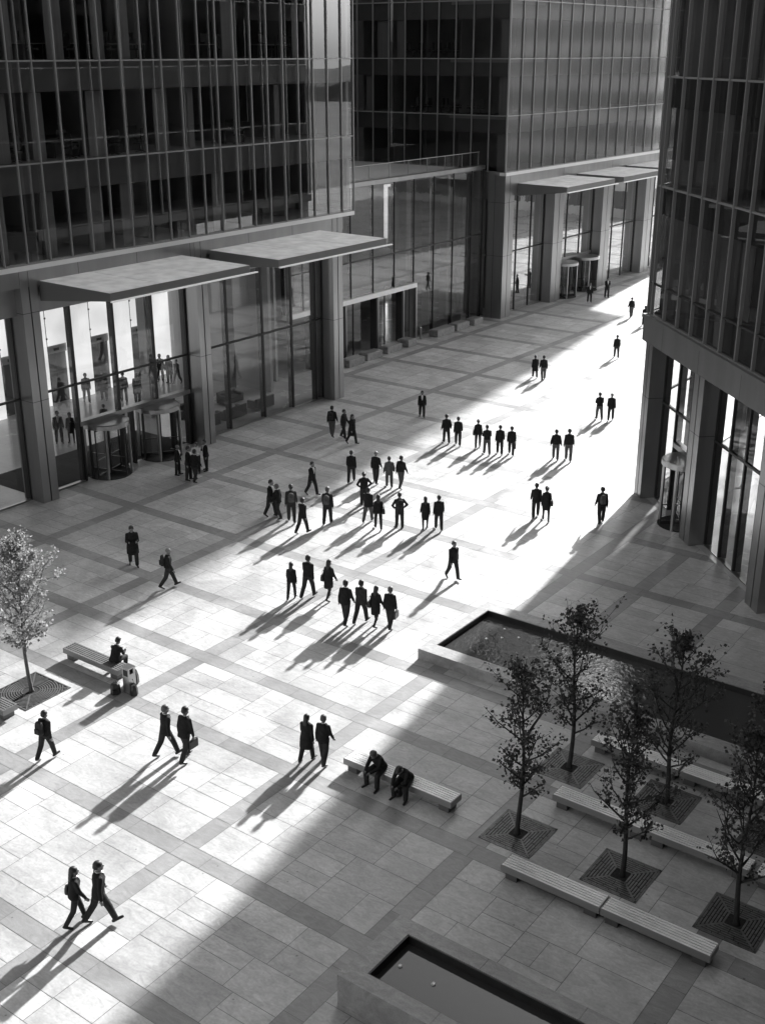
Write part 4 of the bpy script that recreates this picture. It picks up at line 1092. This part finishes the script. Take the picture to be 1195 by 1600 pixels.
PEOPLE = [
 # foreground
 (160, 1443, 1346, 28, 'strideR', 'suit', 'short', 'man in a black suit striding beside a woman in the bottom left corner', {}),
 (122, 1444, 1357, 30, 'stepL', 'lady', 'long', 'long haired woman with a bag beside the striding man, bottom left', dict(bag=('handL', 'black shoulder bag of the woman walking in the bottom left corner'))),
 (75, 1186, 1113, 62, 'stepR', 'short', 'short', 'lone man with a backpack below the pale tree, left edge', dict(bag=('pack', 'backpack worn by the lone man near the left edge'), lean=6)),
 (262, 1182, 1103, 40, 'strideR', 'suit', 'grey short', 'man stepping out with raised foot, left of the man carrying a briefcase', {}),
 (291, 1188, 1107, 55, 'carryR', 'suit', 'short', 'man carrying a black briefcase, right one of the pair on the lower left', dict(bag=('caseR', 'black briefcase carried in the lower left pair'), lean=8)),
 (480, 1189, 1118, 62, 'smallR', 'coat', 'long', 'woman in a knee length coat walking beside a man, left of the middle bench', {}),
 (506, 1193, 1119, 66, 'smallL', 'suit', 'grey short', 'man in a dark suit beside the woman in the coat, left of the middle bench', {}),
 # upper left of the court
 (210, 884, 821, 285, 'phone', 'coat', 'short', 'person in a long coat looking down at a phone, in the left shade', {}),
 (265, 918, 857, 12, 'strideL', 'short', 'bald', 'bald man with a backpack striding right at the edge of the left shade', dict(bag=('pack', 'backpack of the bald man striding at the edge of the shade'))),
 (488, 774, 722, 320, 'stepL', 'suit', 'short', 'man in a dark suit walking alone along the shade edge, facing the camera', {}),
 (424, 807, 750, 330, 'smallL', 'suit', 'short', 'taller one of a close pair at the left end of the central crowd', {}),
 (435, 810, 757, 150, 'smallR', 'suit', 'grey short', 'grey haired one of a close pair at the left end of the central crowd', {}),
 (456, 816, 758, 95, 'smallL', 'short', 'short', 'person wearing a pale backpack just right of the close pair', dict(top='darkcloth', bag=('packgrey', 'grey backpack worn behind the close pair at the left of the crowd'))),
 (473, 834, 779, 50, 'stepR', 'suit', 'short', 'man in a jacket walking in front of the backpack wearer, left of the crowd', {}),
 (512, 819, 762, 80, 'smallR', 'short', 'grey short', 'man with a small rucksack standing alone between two groups in the crowd', dict(top='darkcloth', bag=('packgrey', 'small grey rucksack on the man alone in mid crowd'))),
 # trio in the shade
 (519, 682, 635, 75, 'stepL', 'short', 'short', 'left one of three people in the shade near the corner column', dict(legs='midcloth', bag=('pack', 'backpack of the left one in the shaded trio'))),
 (537, 685, 640, 330, 'smallR', 'short', 'short', 'middle one of three people in the shade near the corner column', dict(top='darkcloth')),
 (550, 694, 648, 315, 'stepL', 'coat', 'long', 'long haired person in a coat, right one of the shaded trio', {}),
 (659, 652, 611, 270, 'smallL', 'suit', 'short', 'man in a dark suit alone in the shade, facing the camera', {}),
 # central crowd
 (549, 754, 705, 85, 'stepR', 'short', 'short', 'person at the back left of the central crowd at the shade edge', {}),
 (587, 755, 706, 70, 'smallL', 'suit', 'bald', 'bald man in a dark suit at the back of the central crowd', {}),
 (608, 761, 714, 95, 'pocket', 'short', 'short', 'person in a grey jacket with a hanging scarf at the back of the crowd', dict(top='midcloth', legs='midcloth')),
 (626, 763, 713, 60, 'stepL', 'short', 'short', 'person in pale trousers at the back right of the central crowd', dict(legs='midcloth')),
 (569, 789, 738, 100, 'hips', 'short', 'bun', 'person with hands at the waist partly hidden in the central crowd', {}),
 (575, 816, 763, 70, 'stepR', 'suit', 'cap', 'man in a cap and dark jacket in front of the one with hands at waist', dict(legs='midcloth')),
 (591, 827, 774, 95, 'smallL', 'lady', 'long', 'woman with a handbag at the front of the central crowd', dict(bag=('handR', 'handbag of the woman at the front of the crowd'))),
 (624, 824, 770, 100, 'hips', 'short', 'short', 'man with hands on hips wearing a rucksack, right side of the crowd', dict(top='darkcloth', bag=('pack', 'rucksack on the man with hands on hips'))),
 (664, 827, 777, 92, 'smallR', 'skirt', 'long', 'woman in a short skirt beside a man in a suit, right of the crowd', {}),
 (685, 828, 775, 92, 'smallL', 'suit', 'short', 'man in a suit with arms slightly out, beside the woman in a skirt', {}),
 (707, 905, 846, 300, 'stepL', 'short', 'grey short', 'man in an open jacket walking alone towards the camera above the basin', {}),
 # seven in the middle foreground
 (456, 936, 880, 80, 'smallR', 'lady', 'long', 'woman on the left of the walking three, swinging a hand', {}),
 (482, 934, 869, 62, 'stepR', 'short', 'short', 'man in the middle of the walking three in the bright court', {}),
 (514, 937, 876, 58, 'stepL', 'skirt', 'long', 'woman in a skirt with a handbag, right one of the walking three', dict(bag=('handL', 'handbag of the woman in a skirt among the walking three'))),
 (540, 975, 908, 66, 'stepL', 'suit', 'short', 'broad man in a suit at the left end of a row of four', {}),
 (564, 974, 908, 62, 'stepR', 'short', 'short', 'second of the row of four, in a charcoal jacket', dict(top='darkcloth')),
 (587, 978, 917, 60, 'stepL', 'skirt', 'long', 'woman with a shoulder bag, third of the row of four', dict(bag=('handL', 'large shoulder bag of the woman in the row of four'))),
 (609, 981, 918, 66, 'carryR', 'suit', 'grey short', 'man holding a bag at the right end of the row of four', dict(bag=('caseR', 'bag held by the man at the right end of the row of four'))),
 # six in the sun
 (697, 692, 648, 100, 'pocket', 'short', 'short', 'first from the left in the line of six walking away in the sun', {}),
 (715, 696, 652, 85, 'smallL', 'suit', 'short', 'second from the left in the line of six walking away', {}),
 (746, 700, 656, 85, 'smallR', 'lady', 'bun', 'third in the line of six, with a handbag on the left', dict(bag=('handL', 'handbag of the third in the line of six'))),
 (760, 710, 665, 95, 'phone', 'short', 'short', 'fourth in the line of six, bag under one arm', dict(legs='midcloth')),
 (780, 710, 665, 85, 'smallL', 'suit', 'short', 'fifth in the line of six, arms at the sides', {}),
 (798, 711, 667, 80, 'carryR', 'suit', 'short', 'sixth in the line of six, carrying a case', dict(bag=('caseR', 'case carried by the last in the line of six'))),
 (867, 718, 672, 80, 'pocket', 'short', 'short', 'left one of two people walking close together right of the line of six', dict(legs='midcloth')),
 (887, 720, 671, 80, 'smallL', 'short', 'short', 'right one of two people walking close together right of the line of six', dict(legs='midcloth')),
 (836, 809, 756, 85, 'stepR', 'suit', 'short', 'man in a suit beside a woman in a dress, in the full sun', {}),
 (852, 814, 761, 85, 'smallL', 'dress', 'bun', 'woman in a dress with a handbag beside the man in the full sun', dict(bag=('handR', 'handbag of the woman in the dress in full sun'))),
 (938, 818, 762, 92, 'smallR', 'short', 'short', 'lone man with a backpack near the corner tower, in the sun', dict(legs='darkcloth', bag=('packgrey', 'backpack on the lone man near the corner tower'))),
 (935, 656, 614, 95, 'phone', 'short', 'short', 'left one of two men walking near the right tower column', dict(legs='midcloth')),
 (953, 657, 615, 75, 'smallR', 'suit', 'bald', 'right one of two men walking near the right tower column', {}),
 (835, 590, 556, 92, 'smallL', 'coat', 'short', 'person in a long coat, left one of the far pair in the sun', {}),
 (848, 594, 556, 92, 'smallR', 'short', 'short', 'person with elbows out, right one of the far pair in the sun', dict(legs='midcloth')),
 (962, 559, 524, 85, 'smallL', 'short', 'short', 'lone walker in the far sun left of the right tower', {}),
 (985, 496, 465, 95, 'smallR', 'short', 'short', 'second farthest lone walker in the sun near the right tower edge', dict(legs='midcloth')),
 (1006, 509, 478, 95, 'smallL', 'coat', 'long', 'person in a coat half hidden by the edge of the right tower', {}),
 (947, 465, 433, 280, 'phonestand', 'suit', 'short', 'man standing by the far revolving doors, right one of two', {}),
 (920, 472, 442, 270, 'stand', 'suit', 'bald', 'man standing by the far revolving doors, left one of two', {}),
 # group outside the left doors
 (279, 742, 695, 350, 'stand', 'suit', 'bald', 'man with his back to the revolving door, leftmost of the group of five', {}),
 (296, 750, 697, 345, 'stand', 'suit', 'short', 'second of the group of five outside the doors, facing right', {}),
 (306, 753, 703, 60, 'smallL', 'suit', 'short', 'man in the front of the group of five outside the doors', {}),
 (309, 738, 690, 265, 'phonestand', 'shirt', 'short', 'person in a white shirt within the group outside the doors', dict(top='whitecloth')),
 (323, 735, 687, 215, 'talk', 'suit', 'short', 'man with a white shirt front, rightmost of the group outside the doors', {}),
 # inside the left lobby
 (94, 692, 640, 290, 'stand', 'suit', 'short', 'man in a suit standing inside the lobby beside the left column', {}),
 (113, 691, 644, 280, 'stand', 'skirt', 'long', 'woman in a skirt inside the lobby beside the man in a suit', {}),
 (137, 629, 583, 290, 'stepL', 'short', 'short', 'person in a grey top walking alone in front of the bright lobby wall', dict(top='midcloth')),
 (164, 625, 573, 270, 'stand', 'coat', 'short', 'person in a coat before the second lift door', {}),
 (195, 627, 580, 100, 'stand', 'short', 'short', 'person standing left in the lobby pair before the third bright pier', {}),
 (216, 629, 583, 80, 'stand', 'coat', 'long', 'long haired person in a coat in the lobby pair', {}),
 (234, 605, 562, 70, 'stand', 'suit', 'short', 'person in black before the third lift door', {}),
 (252, 596, 549, 275, 'stand', 'suit', 'short', 'left one of three people near the right end of the bright wall', {}),
 (266, 598, 551, 250, 'stand', 'coat', 'long', 'middle one of three people near the right end of the bright wall', {}),
 (278, 600, 562, 240, 'stepR', 'short', 'short', 'right one of three people near the right end of the bright wall', {}),
 (165, 672, 632, 100, 'stand', 'suit', 'short', 'person behind the door header, only head and shoulders showing', {}),
 # right tower lobby
 (1160, 800, 744, 200, 'talk', 'short', 'short', 'person inside the right tower lobby behind the glass', dict(top='darkcloth')),
 (1192, 815, 757, 200, 'stand', 'suit', 'short', 'person at the right picture edge inside the right tower lobby', {}),
]
for (u, v, vh, hd, pose, outfit, hair, lab, ex) in PEOPLE:
    person(u, v, vh, hd, pose, outfit, hair, lab, **ex)
# seated people (hips on the bench tops)
seat = lambda u, v: ground(u, v, .45)
g = seat(588, 1206); person(0, 0, 0, 270 - 36.3, 'sithunch', 'short', 'grey short', 'grey haired man hunched over his hands, left one on the middle bench', h=1.78, where=(g.x, 24.86, 0))
g = seat(627, 1225); person(0, 0, 0, 270 - 30, 'sithunch', 'short', 'cap', 'person in a cap bent low over the knees, right one on the middle bench', h=1.78, where=(g.x, 24.86, 0), lean=40)
g = seat(176, 1036); person(0, 0, 0, 68, 'sitphone', 'suit', 'cap', 'man in a cap sitting on the left bench with his back turned', h=1.74, where=(g.x, 24.62, 0))
rounded_bag('rucksack', Vector(ground(617, 1242)) + Vector((.05, .05, 0)), (.34, .26, .40), 'black bag on the ground between the feet of the hunched pair', 'bag', 'pack', rot=.3)

# ================================================================== FURNITURE SEEN THROUGH THE GLASS
def make_chair():
    t = thing('office_chair', (0, 0, 0), 'dark office chair', 'office chair')
    def ch(mb, nm, mt='office'):
        o = bpy.data.objects.new(nm, mb.mesh(nm, M[mt])); COL.objects.link(o); o.parent = t
    ch(MB().box(-.25, .25, -.24, .24, .44, .53), 'seat')
    ch(MB().rings([[(x, y, z) for x, y in ((-w, -.25), (w, -.25), (w, -.19), (-w, -.19))] for z, w in ((.6, .20), (.7, .25), (1.1, .24), (1.2, .17))]), 'backrest')
    b = MB(); b.tube([(0, 0, .08), (0, 0, .45)], .035, 8)
    for k in range(5): b.tube([(0, 0, .1), (.3 * math.cos(k * 1.257), .3 * math.sin(k * 1.257), .04)], [.03, .02], 6)
    ch(b, 'base')
    a = MB(); a.box(-.29, -.25, -.15, .15, .66, .70).box(.25, .29, -.15, .15, .66, .70).box(-.28, -.255, -.03, .03, .5, .66).box(.255, .28, -.03, .03, .5, .66); ch(a, 'armrest')
    return t
def make_desk():
    t = thing('office_desk', (0, 0, 0), 'office desk with monitor', 'desk')
    def ch(mb, nm, mt='office', par=None):
        o = bpy.data.objects.new(nm, mb.mesh(nm, M[mt])); COL.objects.link(o); o.parent = par or t; return o
    ch(MB().box(-.8, .8, -.38, .38, .71, .74), 'desk_top', 'deskwhite')
    for x in (-.76, .70): ch(MB().box(x, x + .06, -.34, .34, 0, .71), 'leg')
    mo = ch(MB().box(-.32, .32, -.02, .02, .86, 1.26), 'monitor'); ch(MB().box(-.04, .04, -.03, .03, .745, .86).box(-.14, .14, -.1, .1, .741, .755), 'monitor_stand', par=mo)
    return t
ch0, dk0 = make_chair(), make_desk(); first = [True, True]
def put(i, x, y, z, rz, lab, grp):
    src = (ch0, dk0)[i]
    o = src if first[i] else copy_tree(src); first[i] = False
    o.location = (x, y, z); o.rotation_euler = (0, 0, rz); tag(o, lab, ('office chair', 'desk')[i], grp)
GC, GD = 'dark office chairs behind the left tower windows', 'office desks behind the left tower windows'
for z, ys in ((20.61, (36.9, 38.9, 41.6, 43.2, 48.6, 53.2, 54.9)), (16.21, (35.3, 38.5, 41.2, 43.0, 50.3)), ):
    for y in ys:
        put(0, -46.75, y + R.uniform(-.1, .1), z, R.uniform(0, 6), 'dark office chair behind the glass of the left tower', GC)
        put(1, -47.75, y + .35, z, math.pi / 2 + R.choice((0, math.pi)), 'office desk with a monitor behind the left tower glass', GD)
GB = 'dark chairs behind the back tower flank windows'
for z, xs in ((20.46, (-55.7, -56.5, -57.4, -58.1, -59, -59.8, -60.5)), (16.21, (-53.2, -54.2, -55.3, -56.2, -57, -58.3, -59.6))):
    for x in xs: put(0, x, 85.75 + R.uniform(-.1, .15), z, R.uniform(0, 6), 'dark office chair in a row behind the back tower flank windows', GB)
def sofa(x, y, rz, L, lab):
    t = thing('lobby_sofa', (x, y, 0), lab, 'sofa', 'lounge sofas behind the lobby glass'); t.rotation_euler = (0, 0, rz)
    def ch(mb, nm):
        o = bpy.data.objects.new(nm, mb.mesh(nm, M['sofa'])); COL.objects.link(o); o.parent = t
    ch(MB().box(-L / 2 + .18, L / 2 - .18, -.25, .4, .12, .44), 'seat_cushion'); ch(MB().rings([[(sx * L / 2, y_, z) for sx, y_ in ((-1, -.45), (1, -.45), (1, -.26 - k), (-1, -.26 - k))] for z, k in ((.08, 0), (.7, .02), (.78, .08))]), 'backrest')
    for s in (-1, 1): ch(MB().box(min(s * L / 2, s * (L / 2 - .17)), max(s * L / 2, s * (L / 2 - .17)), -.25, .4, .08, .6), 'armrest')
for i, (x, y, rz, L, lab) in enumerate(((-48.6, 48.2, 1.57, 1.8, 'dark sofa nearest the second left tower column'), (-48.7, 50.6, 1.57, 1.9, 'dark sofa in the middle of the lounge bay'), (-51, 49.4, -1.57, 2.2, 'long sofa deeper inside the lounge bay'),
                                       (-48.7, 53.3, 1.57, 1.6, 'dark sofa beside the third lounge window'), (-51, 53, -1.57, 1.6, 'sofa facing the third lounge window'))): sofa(x, y, rz, L, lab)

# ================================================================== LIGHT, CAMERA
SUN_EL, SUN_AZ = rad(23.5), rad(-8.0)          # azimuth measured from +Y towards +X
sd = bpy.data.lights.new('sun', 'SUN'); sd.energy = 3.5; sd.angle = rad(1.35); sd.color = (1, 1, 1)
so = bpy.data.objects.new('sun', sd); COL.objects.link(so)
to_sun = Vector((math.sin(SUN_AZ) * math.cos(SUN_EL), math.cos(SUN_AZ) * math.cos(SUN_EL), math.sin(SUN_EL)))
so.rotation_euler = to_sun.to_track_quat('Z', 'Y').to_euler(); so.location = to_sun * 200
w = bpy.data.worlds.new('World'); scene.world = w; w.use_nodes = True
n, l = w.node_tree.nodes, w.node_tree.links
sky = n.new('ShaderNodeTexSky'); sky.sky_type = 'NISHITA'; sky.sun_disc = False
sky.sun_elevation = SUN_EL; sky.sun_rotation = SUN_AZ; sky.altitude = 50; sky.air_density = 1.0; sky.dust_density = 2.0
bw = n.new('ShaderNodeRGBToBW')                 # black-and-white film
l.new(sky.outputs[0], bw.inputs[0]); l.new(bw.outputs[0], n['Background'].inputs['Color'])
n['Background'].inputs['Strength'].default_value = .15
cd = bpy.data.cameras.new('camera'); cam = bpy.data.objects.new('camera', cd); COL.objects.link(cam)
cam.location = (0, 0, CAM_H); cam.rotation_euler = (math.pi / 2 - PITCH, 0, YAW)
cd.sensor_fit = 'VERTICAL'; cd.sensor_height = 24; cd.sensor_width = 36; cd.lens = FPX / 1600 * 24
cd.clip_end = 3000; cd.clip_start = .1
scene.camera = cam
vs = scene.view_settings
vs.view_transform = 'Standard'; vs.look = 'None'; vs.gamma = 1; vs.use_curve_mapping = False
vs.exposure = 1.82
cy = scene.cycles
cy.max_bounces = 10; cy.transparent_max_bounces = 24; cy.glossy_bounces = 5; cy.diffuse_bounces = 4
cy.caustics_reflective = False; cy.caustics_refractive = False
